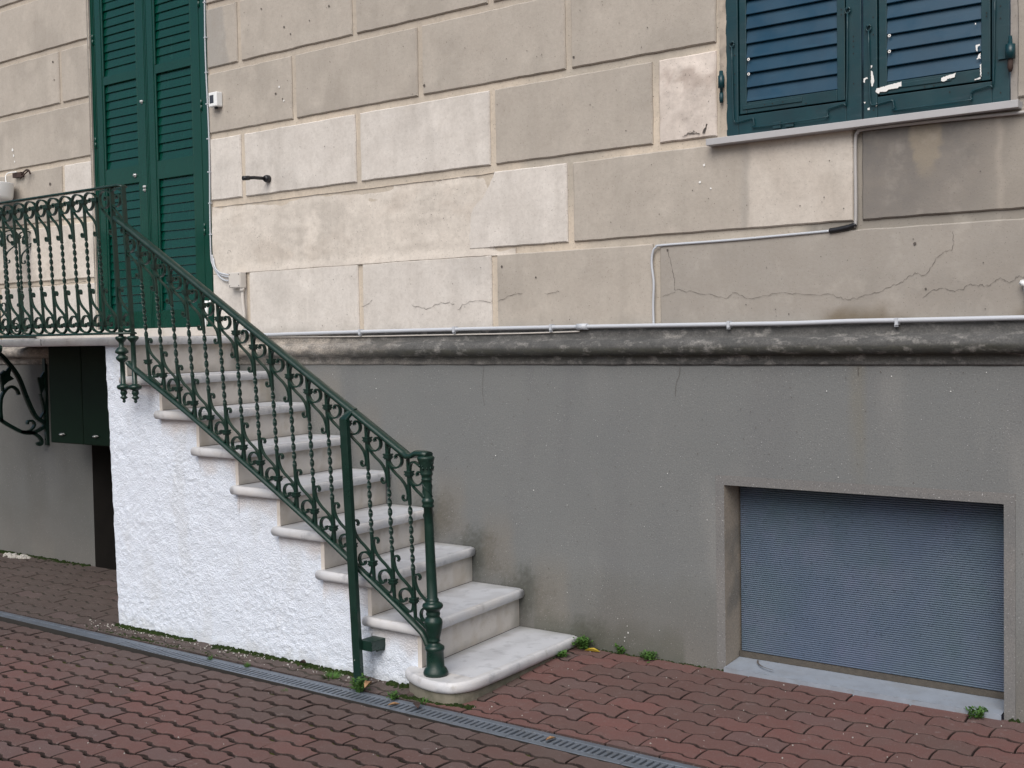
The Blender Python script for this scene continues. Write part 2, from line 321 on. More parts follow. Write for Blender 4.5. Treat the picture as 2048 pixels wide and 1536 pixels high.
# cracks
def crack(pts, w=.0022, y=-.0034, jit=.005):
    P = catmull([(a, b) for a, b in pts], 7); P = [(a + random.uniform(-jit,jit)*.6, b + random.uniform(-jit,jit)) for a, b in P]
    for i in range(len(P)-1):
        (a, b), (c, d) = P[i], P[i+1]; ln = math.hypot(c-a, d-b) or 1; nx, nz = -(d-b)/ln, (c-a)/ln
        w0 = w*(.35+.65*abs(math.sin(i*.7)))
        wb.add([(a-nx*w0/2, y, b-nz*w0/2), (c-nx*w0/2, y, d-nz*w0/2), (c+nx*w0/2, y, d+nz*w0/2), (a+nx*w0/2, y, b+nz*w0/2)], [(0,1,2,3)], 2)
crack([(-2.60,.36),(-2.585,.30),(-2.57,.24),(-2.565,.185)], .0016); crack([(-2.63,.16),(-2.565,.175)], .0014, jit=.002)
crack([(-2.565,.187),(-2.46,.17),(-2.33,.145),(-2.28,.165),(-2.22,.135),(-2.10,.155),(-1.98,.145),(-1.87,.14),(-1.80,.12),(-1.72,.135),(-1.64,.16),(-1.58,.185)], .0015)
crack([(-1.58,.185),(-1.54,.21),(-1.50,.20),(-1.47,.25),(-1.43,.28),(-1.40,.30),(-1.40,.36)], .0014)
crack([(-1.51,.115),(-1.46,.145),(-1.38,.14),(-1.33,.16),(-1.28,.15),(-1.24,.175),(-1.20,.165),(-1.17,.18),(-1.13,.175)], .0015)
crack([(-4.43,.165),(-4.38,.18),(-4.35,.20)], .002, jit=.002); crack([(-4.08,.165),(-3.98,.145),(-3.88,.17),(-3.80,.165)], .0022); crack([(-3.78,.13),(-3.70,.17),(-3.56,.165)], .002); crack([(-3.53,.165),(-3.44,.195),(-3.38,.2)], .002); crack([(-3.25,.195),(-3.17,.2)], .002)
crack([(-2.52,1.0-.17),(-2.47,.845),(-2.45,.835)], .003, jit=.004); crack([(-2.42,.83),(-2.405,.865),(-2.425,.83)], .007, jit=.003); crack([(-2.50,.84),(-2.44,.832)], .005, jit=.003)
crack([(-5.49,.50),(-5.48,.52),(-5.46,.51)], .003, jit=.002)
crack([(-8.2,.402),(-7.5,.392),(-7.2,.396),(-6.9,.40)], .004, jit=.003)
wb.build('block_wall', [M['wall'], M['chip'], M['crack']], house)
# string course
mb = MB()
prof = [(.012,.036),(-.006,.034),(-.010,.010),(-.010,-.012),(-.016,-.020)]
prof += [(-.022-.036*math.sin(a), -.058+.036*math.cos(a)) for a in [math.pi*k/9 for k in range(10)]]
prof += [(-.012,-.097),(-.012,-.128),(-.006,-.135),(.004,-.138)]
def mcol(p):
    x, y, z = p
    t = sst(-4.75, -4.2, x + .25*ns(x, 0, z*3, 2.5, 4))
    c = mixc((.50,.45,.39), (.135,.134,.13), t)
    if z < -.085: c = mixc(c, (.34,.32,.29), .6*sst(-2.6,-4.2,x))
    if z < -.062 and z > -.098: c = mixc(c, (.06,.062,.045), t*.75)
    return c
xs = [-9.5 + .03*i for i in range(int(10.7/.03))]
L = []
for x in xs: L.append([(x, y + .0035*ns(x, i*.3, 2, 6, 4), z + .002*ns(x, i*.2, 7, 5, 3)) for i, (y, z) in enumerate(prof)])
cs = [mcol(p) for l in L for p in l]
mb.loops(L, 0, (False, False), cs, True, closed=False)
mb.build('moulding', M['mould'], house)
# plinth with cellar opening and basement window recess
pb = MB()
def pcol(p):
    x, y, z = p
    c = (.180,.188,.187)
    c = mixc(c, (.165,.17,.172), sst(.0,.55, ns(x*1.0, 4, z*.22, 5, 4))*.6); c = mixc(c, (.25,.25,.24), sst(.1,.6, ns(x+7, 4, z*.3, 3.4, 4))*.5)
    c = mixc(c, (.15,.155,.145), sst(-1.02,-1.13, z + .07*ns(x,1,0,2.5,4) + .02*ns(x,3,0,14,3))*.45)
    if x < -5.8: c = mixc(c, (.125,.125,.115), .75 + .3*ns(x,3,z*.3,4,3))  # dirt, plus the landing's shade painted into the plinth colour
    if z < -.95: c = mixc(c, (.155,.15,.138), sst(-1.05, -1.42, z + .1*ns(x, 1, z, 3, 3)))
    c = mixc(c, (.185,.175,.155), sst(-1.25,-1.42,z)*sst(.0,.4,ns(x,2,0,3,3))*.5)
    # damp and algae against the flight of steps
    for k in range(1, 9):
        zt = -.17*k if k < 8 else -1.378; xw = NW[k]
        d = math.hypot((x - xw)*1.0, (z - zt + .03)*1.2) + .05*ns(x, 6, z, 11, 5) + .03*ns(x, 2, z, 45, 3)
        if k >= 5: c = mixc(c, (.055,.058,.044), sst(.20, .02, d + .05*ns(x, 7, z, 90, 2))*.8)
        c = mixc(c, (.24,.205,.16), sst(.13, .05, abs(x - xw + .16) + .02*ns(x,3,z,8))*sst(zt-.02, zt+.1, z)*sst(zt+.42, zt+.2, z)*.35)
    if abs(x + 2.95) < .4 and z < -1.15: c = mixc(c, (.07,.075,.05), sst(-1.25,-1.42,z+.05*ns(x,0,z,9,3))*.7)
    c = mixc(c, (.20,.175,.11), sst(.035, .0, abs(x + 1.765 + .008*ns(x,0,z,7)))*sst(-.75,-.2,z)*.55)
    return c
NW = {8:-3.085, 7:-3.397, 6:-3.691, 5:-3.959, 4:-4.244, 3:-4.53, 2:-4.83, 1:-5.125}
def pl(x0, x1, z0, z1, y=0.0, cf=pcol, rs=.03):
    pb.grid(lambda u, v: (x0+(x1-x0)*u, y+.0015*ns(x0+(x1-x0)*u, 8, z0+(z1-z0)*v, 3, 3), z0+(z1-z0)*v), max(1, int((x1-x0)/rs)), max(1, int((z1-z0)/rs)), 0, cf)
def GZ(x, y): return -1.42 + .05*max(y, -1.06) - .007*max(0, -2.5-x)
OX0, OX1, OZ = -6.900, -5.95, -.42
RX0, RX1, RZ0, RZ1 = -2.344, -1.222, -1.402, -.637
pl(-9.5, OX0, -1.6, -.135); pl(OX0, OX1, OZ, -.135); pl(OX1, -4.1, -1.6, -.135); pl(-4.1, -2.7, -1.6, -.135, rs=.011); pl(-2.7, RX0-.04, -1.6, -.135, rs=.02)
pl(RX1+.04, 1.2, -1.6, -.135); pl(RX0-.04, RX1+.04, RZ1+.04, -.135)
# smoother margin band round the recess, a touch proud
ccol = lambda p: mixc((.215,.205,.195), (.165,.165,.165), .5+.6*ns(p[0], 1, p[2], 5, 4))
for a in ((RX0-.04, RX0, -1.6, RZ1+.04), (RX1, RX1+.04, -1.6, RZ1+.04), (RX0, RX1, RZ1, RZ1+.04)):
    pb.grid(lambda u, v: (a[0]+(a[1]-a[0])*u, -.0015, a[2]+(a[3]-a[2])*v), 3, 30, 0, ccol)
# reveals of the recess
D = .15
for xx in (RX0, RX1): pb.grid(lambda u, v: (xx, -.0015+D*u, RZ0-.1+(RZ1-RZ0+.1)*v), 6, 30, 0, lambda p: mixc((.36,.31,.25), (.22,.2,.17), sst(.0,.5,ns(p[1],1,p[2],6,4))))
pb.grid(lambda u, v: (RX0+(RX1-RX0)*u, -.0015+D*v, RZ1), 30, 4, 0, ccol)
for i in range(420):
    x = random.uniform(-5.2, -1.0); z = random.uniform(-1.38, -.16)
    if RX0-.05 < x < RX1+.05 and z < RZ1+.05: continue
    r = random.uniform(.0012, .0026); y = -.0045
    pb.add([(x+r*math.cos(a), y, z+r*math.sin(a)*random.uniform(.6,1.3)) for a in (0,1.05,2.1,3.14,4.2,5.2)], [(0,1,2,3,4,5)], 1 if random.random() < .9 else 2)
def pcrack(P, w=.0016):
    P = catmull(P, 6)
    for (a, b), (c, d) in zip(P, P[1:]): pb.add([(a-w/2,-.0042,b),(c-w/2,-.0042,d),(c+w/2,-.0042,d),(a+w/2,-.0042,b)], [(0,1,2,3)], 1)
pcrack([(-2.545,-.14),(-2.55,-.18),(-2.565,-.215),(-2.57,-.27)]); pcrack([(-3.62,-.14),(-3.63,-.25),(-3.62,-.33)], .0012); pcrack([(-1.762,-.14),(-1.760,-.175)], .002)
for i in range(5):
    x, z = random.gauss(-2.83, .035), random.gauss(-1.31, .03); r = random.uniform(.001, .003)
    pb.add([(x+r*math.cos(a), -.0045, z+r*math.sin(a)*1.6) for a in (0,1.05,2.1,3.14,4.2,5.2)], [(0,1,2,3,4,5)], 2)
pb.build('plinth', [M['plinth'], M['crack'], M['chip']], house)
# cellar interior behind the opening
cb = MB()
cb.poly([(OX0,.0,-1.6),(OX0,1.3,-1.6),(OX0,1.3,OZ),(OX0,.0,OZ)], 0); cb.poly([(OX1,.0,-1.6),(OX1,.0,OZ),(OX1,1.3,OZ),(OX1,1.3,-1.6)]); cb.poly([(OX0,1.3,-1.6),(OX1,1.3,-1.6),(OX1,1.3,OZ),(OX0,1.3,OZ)]); cb.poly([(OX0,0,OZ),(OX0,1.3,OZ),(OX1,1.3,OZ),(OX1,0,OZ)])
cb.build('cellar_opening', M['dark'], house)
# basement window
bw = MB(); bw.box(RX0+.002, RX1-.002, .148, .17, RZ0-.05, RZ1-.002); bwo = bw.build('basement_window', M['brown'], house)
pn = MB()
z = RZ0+.040; pz = .0088; nn = int((RZ1-.004-z)/pz)
for i in range(nn):
    za = z + i*pz; pr = [(.128, za), (.1262, za+pz*.25), (.1262, za+pz*.55), (.128, za+pz*.8), (.1305, za+pz*.9), (.128, za+pz)]
    for a, b in zip(pr, pr[1:]): pn.add([(RX0+.01, a[0], a[1]), (RX1-.004, a[0], a[1]), (RX1-.004, b[0], b[1]), (RX0+.01, b[0], b[1])], [(0,1,2,3)])
pn.build('pane', M['pane'], bwo)
sb = MB()
sb.grid(lambda u, v: (RX0+.003+(RX1-RX0-.006)*u, -.026+.15*v + (.004*ns(u*30,1,0,1,3) if v == 0 else 0), RZ0+.014*v+.001*ns(u*20,v*4,0,1,3)), 60, 4, 0)
sb.grid(lambda u, v: (RX0+.003+(RX1-RX0-.006)*u, -.026+.002*ns(u*40,3,v,1,3) + (.004*ns(u*30,1,0,1,3) if v == 1 else 0), RZ0-.03+.03*v), 60, 2, 0)
sb.box(RX0+.003, RX1-.003, .118, .14, RZ0+.015, RZ0+.038, 1)
c1 = catmull([(-2.25,.10),(-2.23,.06),(-2.19,.02),(-2.13,-.005)], 5)
for a, b in zip(c1, c1[1:]): sb.add([(a[0],a[1],RZ0+.0165),(a[0]+.006,a[1]+.004,RZ0+.0165),(b[0]+.006,b[1]+.004,RZ0+.0165),(b[0],b[1],RZ0+.0165)], [(0,1,2,3)], 2)
sb.build('window_ledge', [mat('painted_ledge', (.25,.285,.335), .75, [(16,5,.4,.7,0,.5,(.19,.21,.24)), (5,5,.5,.7,0,.4,(.20,.20,.195)), (50,4,.6,.72,0,.6,(.2,.2,.2))], bump=[(60,.3,.003)]), M['brown'], M['crack']], bwo)
# ------------------------------------------------------------------ louvred shutters
def louvres(mb, x0, x1, z0, z1, pitch, ytop, ybot, th=.009, mi=0):
    n = max(1, round((z1-z0)/pitch)); p = (z1-z0)/n
    for i in range(n):
        a = z0 + i*p; j = random.uniform(-.0012, .0012); dz = random.uniform(-.0012, .0012)
        b0 = a + .003; t0 = a + p + .002
        if i == n-1: t0 = a + p
        pr = [(ybot+j, b0+dz), (ytop+j, t0+dz), (ytop+th+j, t0+dz), (ybot+th+j, b0-.002+dz)]
        vs = [(x0, y, zz) for y, zz in pr] + [(x1, y, zz - dz*2) for y, zz in pr]
        mb.add(vs, [(0,1,5,4),(1,2,6,5),(2,3,7,6),(3,0,4,7),(0,3,2,1),(4,5,6,7)], mi)
# green door: fixed frame plus two leaves
YD = .028
fr = MB(); fr.box(-6.810, -6.785, YD-.004, .10, .083, 2.6); fr.box(-5.722, -5.630, YD-.004, .10, .083, 2.6)
fr.box(-5.668, -5.664, YD-.008, YD-.004, .083, 2.6); fr.build('door_frame', M['green'], house, .003)
bk = MB(); bk.box(-6.79, -5.65, .09, .12, .06, 2.6); bk.build('door_back', M['dark'], house)
def door_leaf(x0, x1, zs, bead_left):
    s = .088
    f = MB()
    f.box(x0, x0+s, YD, YD+.04, .088, 2.6); f.box(x1-s, x1, YD, YD+.04, .088, 2.6)
    for a, b in zs: f.box(x0+s+.0005, x1-s-.0005, YD+.001, YD+.038, a, b)
    f.box(x0+s-.014, x0+s-.010, YD-.004, YD, .1, 2.6); f.box(x0+.010, x0+.013, YD-.003, YD, .09, 2.6); f.box(x1-.013, x1-.010, YD-.003, YD, .09, 2.6)
    leaf = f.build('door_shutter', M['green'], house, .003)
    for (a0, a1), (b0, b1) in zip(zs, zs[1:]):
        l = MB(); louvres(l, x0+s-.004, x1-s+.004, a1-.004, b0+.001, .0527, YD+.017, YD+.009, .007)
        l.box(x0+s, x0+s+.010, YD-.003, YD+.009, a1, b0); l.box(x1-s-.008, x1-s, YD+.0, YD+.009, a1, b0)
        l.build('louvre_panel', M['green'], leaf, .0015, 1)
    return leaf
la = door_leaf(-6.783, -6.255, [(.088,.195),(.99,1.098),(1.628,1.682),(2.5,2.6)], True)
lb = door_leaf(-6.250, -5.724, [(.088,.195),(.99,1.101),(1.625,1.679),(2.5,2.6)], True)
def hinge(x, z, par, m, r=.007, h=.07, y=YD-.006):
    g = MB(); g.lathe([(z-h/2,r),(z-.002,r),(z-.001,r*.7),(z+.001,r*.7),(z+.002,r),(z+h/2,r)], x, y, 10); g.box(x-.012, x+.012, y+.004, y+.008, z-h/2, z+h/2); g.build('hinge', m, par)
for zz in (.6, 1.30, 1.95): hinge(-6.786, zz-.02, la, M['green'])
for zz in (.66, 1.38, 1.98): hinge(-5.722, zz, lb, M['green'])
g = MB()
def knob(mb, x, z, y, r):
    L = [[(x + rr*math.cos(2*math.pi*k/12), yy, z + rr*math.sin(2*math.pi*k/12)) for k in range(12)] for yy, rr in ((y,r*1.2),(y-.004,r*1.2),(y-.006,r*.9),(y-.014,r*.8),(y-.016,r*.5))]
    mb.loops(L, 0, smooth=True)
knob(g, -6.385, 1.035, YD, .011); g.build('door_lock', M['steel'], la)
g = MB(); knob(g, -6.290, .955, YD, .010); knob(g, -6.290, .935, YD, .008); g.build('door_handle', M['steel'], la)
g = MB(); knob(g, -6.297, 1.475, YD, .010); g.build('door_lock', M['steel'], la)
th = MB(); th.box(-6.80, -5.60, -.10, .10, .032, .084); th.build('door_threshold', M['riser'], house, .004)
# blue window shutters
YW = .004
def win_leaf(x0, x1, chips):
    f = MB(); T = .034; H = 2.4
    f.box(x0, x0+.054, YW, YW+T, .799, H); f.box(x1-.060, x1, YW, YW+T, .799, H)
    f.box(x0+.0545, x1-.0605, YW+.001, YW+T, .799, .884)
    f.box(x0+.06, x1-.066, YW+.004, YW+T, .820, .826, 0)
    xi0, xi1 = x0+.060, x1-.066
    f.box(xi0, xi0+.030, YW+.003, YW+T, .890, H); f.box(xi1-.032, xi1, YW+.003, YW+T, .890, H)
    f.box(xi0+.0305, xi1-.0325, YW+.0035, YW+T, .8905, .934)
    f.box(xi0+.012, xi0+.27, YW-.001, YW+.0035, .906, .925); f.box(x0+.02, x1-.02, YW+.030, YW+.05, .80, H, 1)
    for k in range(14):
        xx, zz = random.choice([(x0+.04, random.uniform(.82,1.3)), (random.uniform(x0+.05,x1-.06), random.choice([.897,.915,.865])), (xi1-.012, random.uniform(.95,1.25)), (x1-.03, random.uniform(.83,1.2))])
        f.add([(xx+.0028*math.cos(a), YW-.0016, zz+.0028*math.sin(a)) for a in (0,1,2,3,4,5,6)], [(0,1,2,3,4,5,6)], 1)
    for pts in chips:
        rag = []
        for (a, b), (c, d) in zip(pts, pts[1:]+pts[:1]):
            n_ = max(1, int(math.hypot(c-a, d-b)/.004))
            rag += [(a+(c-a)*q/n_ + random.uniform(-.0013,.0013), b+(d-b)*q/n_ + random.uniform(-.0013,.0013)) for q in range(n_)]
        f.poly([(x, YW-.0022, z) for x, z in rag], 2)
    sh = f.build('window_shutter', [M['teal'], M['dark'], M['chip']], house, .002)
    l = MB(); louvres(l, xi0+.028, xi1-.030, .934, H, .0585, YW+.018, YW+.004, .009)
    for z in chips and [] or [1.107, 1.048]:
        for rr, mm in ((.0062, 1), (.0022, 2)):
            l.add([(xi0+.041+rr*math.cos(k), YW+.002-.001*mm, z+rr*math.sin(k)) for k in [6.283*q/9 for q in range(9)]], [tuple(range(9))], mm)
    l.build('louvre_panel', [M['slat'], M['chip'], M['dark']], sh, .0015, 1)
    return sh
wl = win_leaf(-2.318, -1.745, [])
def px(*p): return list(p)
chipsR = [ [(-1.688,.902),(-1.686,.915),(-1.59,.928),(-1.589,.910),(-1.60,.911),(-1.604,.905),(-1.64,.905),(-1.645,.899),(-1.672,.901),(-1.676,.894)],
  [(-1.442,.910),(-1.441,.921),(-1.388,.931),(-1.395,.915),(-1.42,.914),(-1.426,.907),(-1.436,.906)],
  [(-1.707,.985),(-1.701,.982),(-1.697,.968),(-1.694,.955),(-1.695,.940),(-1.699,.927),(-1.704,.925),(-1.707,.95)],
  [(-1.707,1.005),(-1.700,1.006),(-1.706,.994)], [(-1.735,.960),(-1.720,.963),(-1.719,.957),(-1.729,.955),(-1.731,.944),(-1.736,.947)],
  [(-1.318,1.020),(-1.304,1.022),(-1.304,1.016),(-1.312,1.014),(-1.313,.997),(-1.318,.999)], [(-1.309,.986),(-1.302,.988),(-1.302,.968),(-1.307,.972),(-1.316,.968),(-1.312,.976)],
  [(-1.304,.948),(-1.299,.95),(-1.299,.905),(-1.322,.899),(-1.322,.896),(-1.302,.898)], [(-1.721,.846),(-1.712,.848),(-1.713,.838),(-1.72,.838)], [(-1.69,.858),(-1.684,.861),(-1.683,.85),(-1.688,.848)], [(-1.735,.87),(-1.728,.872),(-1.73,.864)], [(-1.322,1.10),(-1.316,1.10),(-1.316,1.094),(-1.322,1.094)] ]
wr = win_leaf(-1.737, -1.203, chipsR)
def bail(x0, x1, za, zb, zb2, par, left=True):
    g = MB(); y = YW-.008
    P = [(x0,y,za),(x0+.004,y,.90),(x0+.008,y,zb),(x0+.018,y,zb-.008),(x0+.085,y,zb),(x0+.093,y,zb-.006),(x0+.098,y,zb-.030),(x0+.110,y,zb-.038),(x1-.105,y-.006,zb2-.032),(x1-.085,y,zb2-.022),(x1-.078,y,zb2),(x1-.02,y,zb2+.012),(x1-.006,y,zb2+.03),(x1,y,za+.05)]
    g.tube(catmull(P, 4), .0032, 6)
    for xx, zz in ((x0, za), (x1, za+.05)):
        g.tube([(xx+.010*math.cos(t), y, zz+.012+.012*math.sin(t)) for t in [6.283*k/12 for k in range(13)]], .0032, 6)
        g.tube([(xx, y+.012, zz+.020), (xx, y-.008, zz+.020)], .004, 6)
    g.build('hold_bar', M['teal'], par)
bail(-2.287, -1.795, 1.165, .866, .862, wl); bail(-1.713, -1.25, 1.135, .862, .856, wr)
g = MB(); g.lathe([(.985,.006),(1.005,.006),(1.006,.013),(1.055,.013),(1.056,.009),(1.075,.008)], -2.333, -.010, 12); g.lathe([(.945,.007),(.965,.009),(.985,.008)], -2.333, -.010, 12); g.build('hinge', M['teal'], wl)
g = MB(); g.lathe([(.925,.006),(.95,.008),(.951,.017),(1.0,.017),(1.001,.008),(1.03,.006)], -1.195, -.014, 14); g.box(-1.24, -1.20, -.006, .0, .955, .995); g.lathe([(.905,.006),(.92,.010),(.95,.009)], -1.195, -.014, 10, 1); g.build('hinge', [M['teal'], M['rust']], wr)
g = MB(); g.box(-2.11, -2.075, -.006, .003, .812, .838); g.box(-2.055, -2.02, -.006, .003, .812, .832); g.build('latch_plate', M['teal'], wl, .002)
sl = MB(); sl.box(-2.386, -1.160, -.050, .03, .771, .798); sl.build('window_sill', M['sill'], house, .002)

# ------------------------------------------------------------------ STAIRCASE
stair = thing('staircase', 'white marble staircase with rough white side wall rising to the green door', 'staircase')
def offset_poly(P, d):
    n = len(P); out = []
    for i in range(n):
        p0, p1, p2 = Vector(P[i-1]), Vector(P[i]), Vector(P[(i+1) % n])
        a = (p1-p0).normalized(); b = (p2-p1).normalized()
        na, nb = Vector((-a.y, a.x)), Vector((-b.y, b.x))
        m = (na+nb); m = m / max(.3, m.length_squared) * 2
        out.append(tuple(p1 + m*d))
    return out
def bull(mb, P, z0, z1, mi=0, colf=None):
    h = (z1-z0); r = h/2; L = []
    for k in range(9):
        a = -math.pi/2 + math.pi*k/8
        q = offset_poly(P, .55*r*(1-math.cos(a)))
        L.append([(x + .0015*ns(x, y, k, 9, 2), y + .0015*ns(y, x, k, 9, 2), z0 + r + r*math.sin(a)) for x, y in q])
    mb.loops(L, mi, smooth=True)
def arc(cx, cy, r, a0, a1, n): return [(cx + r*math.cos(R(a0+(a1-a0)*k/n)), cy + r*math.sin(R(a0+(a1-a0)*k/n))) for k in range(n+1)]
def dens(P, step=.06):
    out = []
    for i in range(len(P)):
        a = Vector(P[i]); b = Vector(P[(i+1) % len(P)]); n = max(1, int((b-a).length/step))
        out += [tuple(a.lerp(b, k/n)) for k in range(n)]
    return out
TZ = {k: -.1708*k for k in range(1, 8)}; TZ[8] = -1.378; TZ[0] = .030
RX = {k: -3.333 - .285*(8-k) for k in range(1, 9)}          # riser standing on tread k, at the front
TH = .043; YF = -.80; YT = -.838
def rxw(k): return RX[k] - .098                               # same riser where it meets the wall
for k in range(1, 8):
    xf = RX[k+1] + .036; xw = NW[k]
    P = [(RX[k]-.03, YT)] + [(xf-.03, YT)] + arc(xf-.022, YT+.022, .022, -80, -10, 5)[0:] + [(xw, -.004), (rxw(k)-.03, -.004)]
    t = MB(); bull(t, dens(P), TZ[k]-TH, TZ[k])
    def tf(u, v, k=k, xf=xf, xw=xw):
        y = YT+.022 + (-.006-YT-.022)*v; q = (y-YT)/(-YT)
        xa = RX[k]*(1-q) + rxw(k)*q; xb = (xf-.022)*(1-q) + (xw-.020)*q
        return (xa+(xb-xa)*u, y, TZ[k]+.0006)
    def tcol(p, k=k):
        q = (p[1]-YT)/(-YT); d = p[0] - (RX[k]*(1-q)+rxw(k)*q)
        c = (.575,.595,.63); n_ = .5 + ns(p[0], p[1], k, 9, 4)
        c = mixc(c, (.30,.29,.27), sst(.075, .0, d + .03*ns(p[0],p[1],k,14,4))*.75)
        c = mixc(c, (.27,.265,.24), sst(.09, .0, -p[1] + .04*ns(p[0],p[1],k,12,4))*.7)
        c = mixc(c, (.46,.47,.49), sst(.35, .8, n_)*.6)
        return c
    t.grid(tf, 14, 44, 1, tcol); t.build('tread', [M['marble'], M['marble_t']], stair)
t = MB()
out = [(-3.404,-.60),(-3.408,-.811),(-3.385,-.855),(-3.322,-.892),(-3.223,-.926),(-3.137,-.930),(-3.074,-.900),(-3.038,-.815),(-3.040,-.653),(-3.055,-.435),(-3.087,-.004),(-3.46,-.004)]
P8 = catmull(out[1:9], 4); P8 = [out[0]] + P8 + out[9:]
bull(t, dens(P8), TZ[8]-.046, TZ[8])
def t8(u, v):
    y = -.80 + .794*v; q = (y+.80)/.8; xa = RX[8]*(1-q)+rxw(8)*q; xb = -3.065*(1-q) - 3.108*q
    return (xa+(xb-xa)*u, y, TZ[8]+.0006)
def c8(p):
    q = (p[1]+.8)/.8; d = p[0] - (RX[8]*(1-q)+rxw(8)*q); c = (.575,.595,.63)
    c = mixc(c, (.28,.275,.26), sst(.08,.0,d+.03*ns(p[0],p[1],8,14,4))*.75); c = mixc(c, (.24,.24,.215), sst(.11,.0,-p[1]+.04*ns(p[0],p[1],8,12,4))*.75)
    return mixc(c, (.43,.445,.47), sst(-.05,.5,ns(p[0],p[1],8,5,4))*.6)
t.grid(t8, 16, 44, 1, c8); t.build('tread', [M['marble'], M['marble_t']], stair)
t = MB(); q = offset_poly(dens(P8), .016); L = [[(x, y, z) for x, y in q] for z in (-1.52, TZ[8]-.044)]; t.loops(L, 0, smooth=False); t.build('step_base', M['base'], stair)
for k in range(1, 9):
    t = MB(); a, w = RX[k], rxw(k); top = TZ[k-1]-TH if k > 1 else TZ[0]-TH
    f = YF - .006; sk = .022
    t.hexa([(a, f, TZ[k]-.004), (a-sk, f, TZ[k]-.004), (w-sk, -.002, TZ[k]-.004), (w, -.002, TZ[k]-.004), (a, f, top+.006), (a-sk, f, top+.006), (w-sk, -.002, top+.006), (w, -.002, top+.006)])
    t.hexa([(a+.0012, f+.004, TZ[k]-.001), (a-.002, f+.004, TZ[k]-.001), (w-.002, -.003, TZ[k]-.001), (w+.0012, -.003, TZ[k]-.001), (a+.0012, f+.004, TZ[k]+.003), (a-.002, f+.004, TZ[k]+.003), (w-.002, -.003, TZ[k]+.003), (w+.0012, -.003, TZ[k]+.003)], 1)
    def rf(u, v):
        q = .004 + .994*u; y = f*(1-q)
        return (a*(1-q)+w*q+.0007, min(y, -.003), TZ[k]+.001 + (top+.004-TZ[k])*v)
    def rc(p):
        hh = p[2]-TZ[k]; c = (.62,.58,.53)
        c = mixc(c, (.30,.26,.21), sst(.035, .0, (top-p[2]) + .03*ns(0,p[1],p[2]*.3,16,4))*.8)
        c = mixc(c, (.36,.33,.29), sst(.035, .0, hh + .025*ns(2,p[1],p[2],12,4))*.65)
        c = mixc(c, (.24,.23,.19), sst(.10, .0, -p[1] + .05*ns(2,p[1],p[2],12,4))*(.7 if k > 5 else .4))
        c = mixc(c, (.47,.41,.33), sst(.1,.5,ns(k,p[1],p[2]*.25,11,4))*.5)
        return c
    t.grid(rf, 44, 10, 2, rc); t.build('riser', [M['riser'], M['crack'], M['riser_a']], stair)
# rough white stringer wall
def xl(z): return -5.523 + .033*(-z) + .007*ns(0, 2, z, 14, 4)
sw = MB()
segs = []
edges = [None] + [RX[k] for k in range(1, 9)]
segs.append((-5.52, RX[1]-.005, TZ[0]-TH+.002))
for k in range(1, 8): segs.append((RX[k]-.005, RX[k+1]-.005, TZ[k]-TH+.002))
def disp(x, z, d):
    rough = sst(.02, .16, d)
    return -(.001 + .002*rough)*(.5+ns(x, 1, z, 16, 3)) - .0048*rough*ns(x*.8, 9, z*1.3, 66, 4)*(.45+.9*sst(-.35,.4,ns(x,2,z,3.2,3))) - .006*rough*max(0,ns(x,3,z,26,2)-.25)*sst(-4.3,-5.3,x) - .003*rough*ns(x, 4, z, 4, 3)
def wcol(p):
    x, y, z = p; h = z - GZ(x, -.8)
    c = (.72,.78,.87)
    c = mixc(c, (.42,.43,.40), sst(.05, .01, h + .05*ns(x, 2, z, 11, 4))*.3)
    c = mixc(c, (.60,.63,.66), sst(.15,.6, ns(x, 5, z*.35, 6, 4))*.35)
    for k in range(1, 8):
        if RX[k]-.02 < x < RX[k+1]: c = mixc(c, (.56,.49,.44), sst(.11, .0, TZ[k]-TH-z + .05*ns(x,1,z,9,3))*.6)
    return c
def GZ(x, y): return -1.42 + .05*max(y, -1.06) - .007*max(0, -2.5-x)
for i, (a, b, top) in enumerate(segs):
    zb = -1.53; nu = max(3, int((b-a)/.009)); nv = int((top-zb)/.009)
    def fn(u, v, a=a, b=b, top=top, i=i):
        z = zb + (top-zb)*v; x = a + (b-a)*u
        if i == 0: x = xl(z) + (b-xl(z))*u
        nxt = segs[i+1][2] if i < 7 else top
        d = min(top - z, .4) if True else 0
        if i < 7: d = min(d, math.hypot(max(0, b-x), max(0, z-nxt)) if z > nxt else d)
        e = sst(0, .02, u) if i == 0 else 1
        return (x, YF + disp(x, z, d)*e, z)
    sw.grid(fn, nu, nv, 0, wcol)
sw.grid(lambda u, v: (xl(-1.53+1.515*v) + .006*ns(u*8, 3, v*14, 1, 3)*min(1, u*6), YF + .8*u, -1.53+1.515*v), 12, 120, 0)
# white reveal under the first steps, right-hand return next to the newel
sw.build('side_wall', M['white'], stair)
# landing slab
t = MB(); XL = -7.62
P = [(XL, -.842), (-5.318, -.842)] + arc(-5.306, -.826, .022, -80, -10, 4) + [(-5.384, -.004), (XL, -.004)]
bull(t, dens(P, .12), TZ[0]-TH, TZ[0])
t.box(-6.0605, -6.0585, -.8435, -.8405, TZ[0]-TH+.004, TZ[0]-.004, 1)
t.build('landing_slab', [M['marble'], M['crack']], stair)

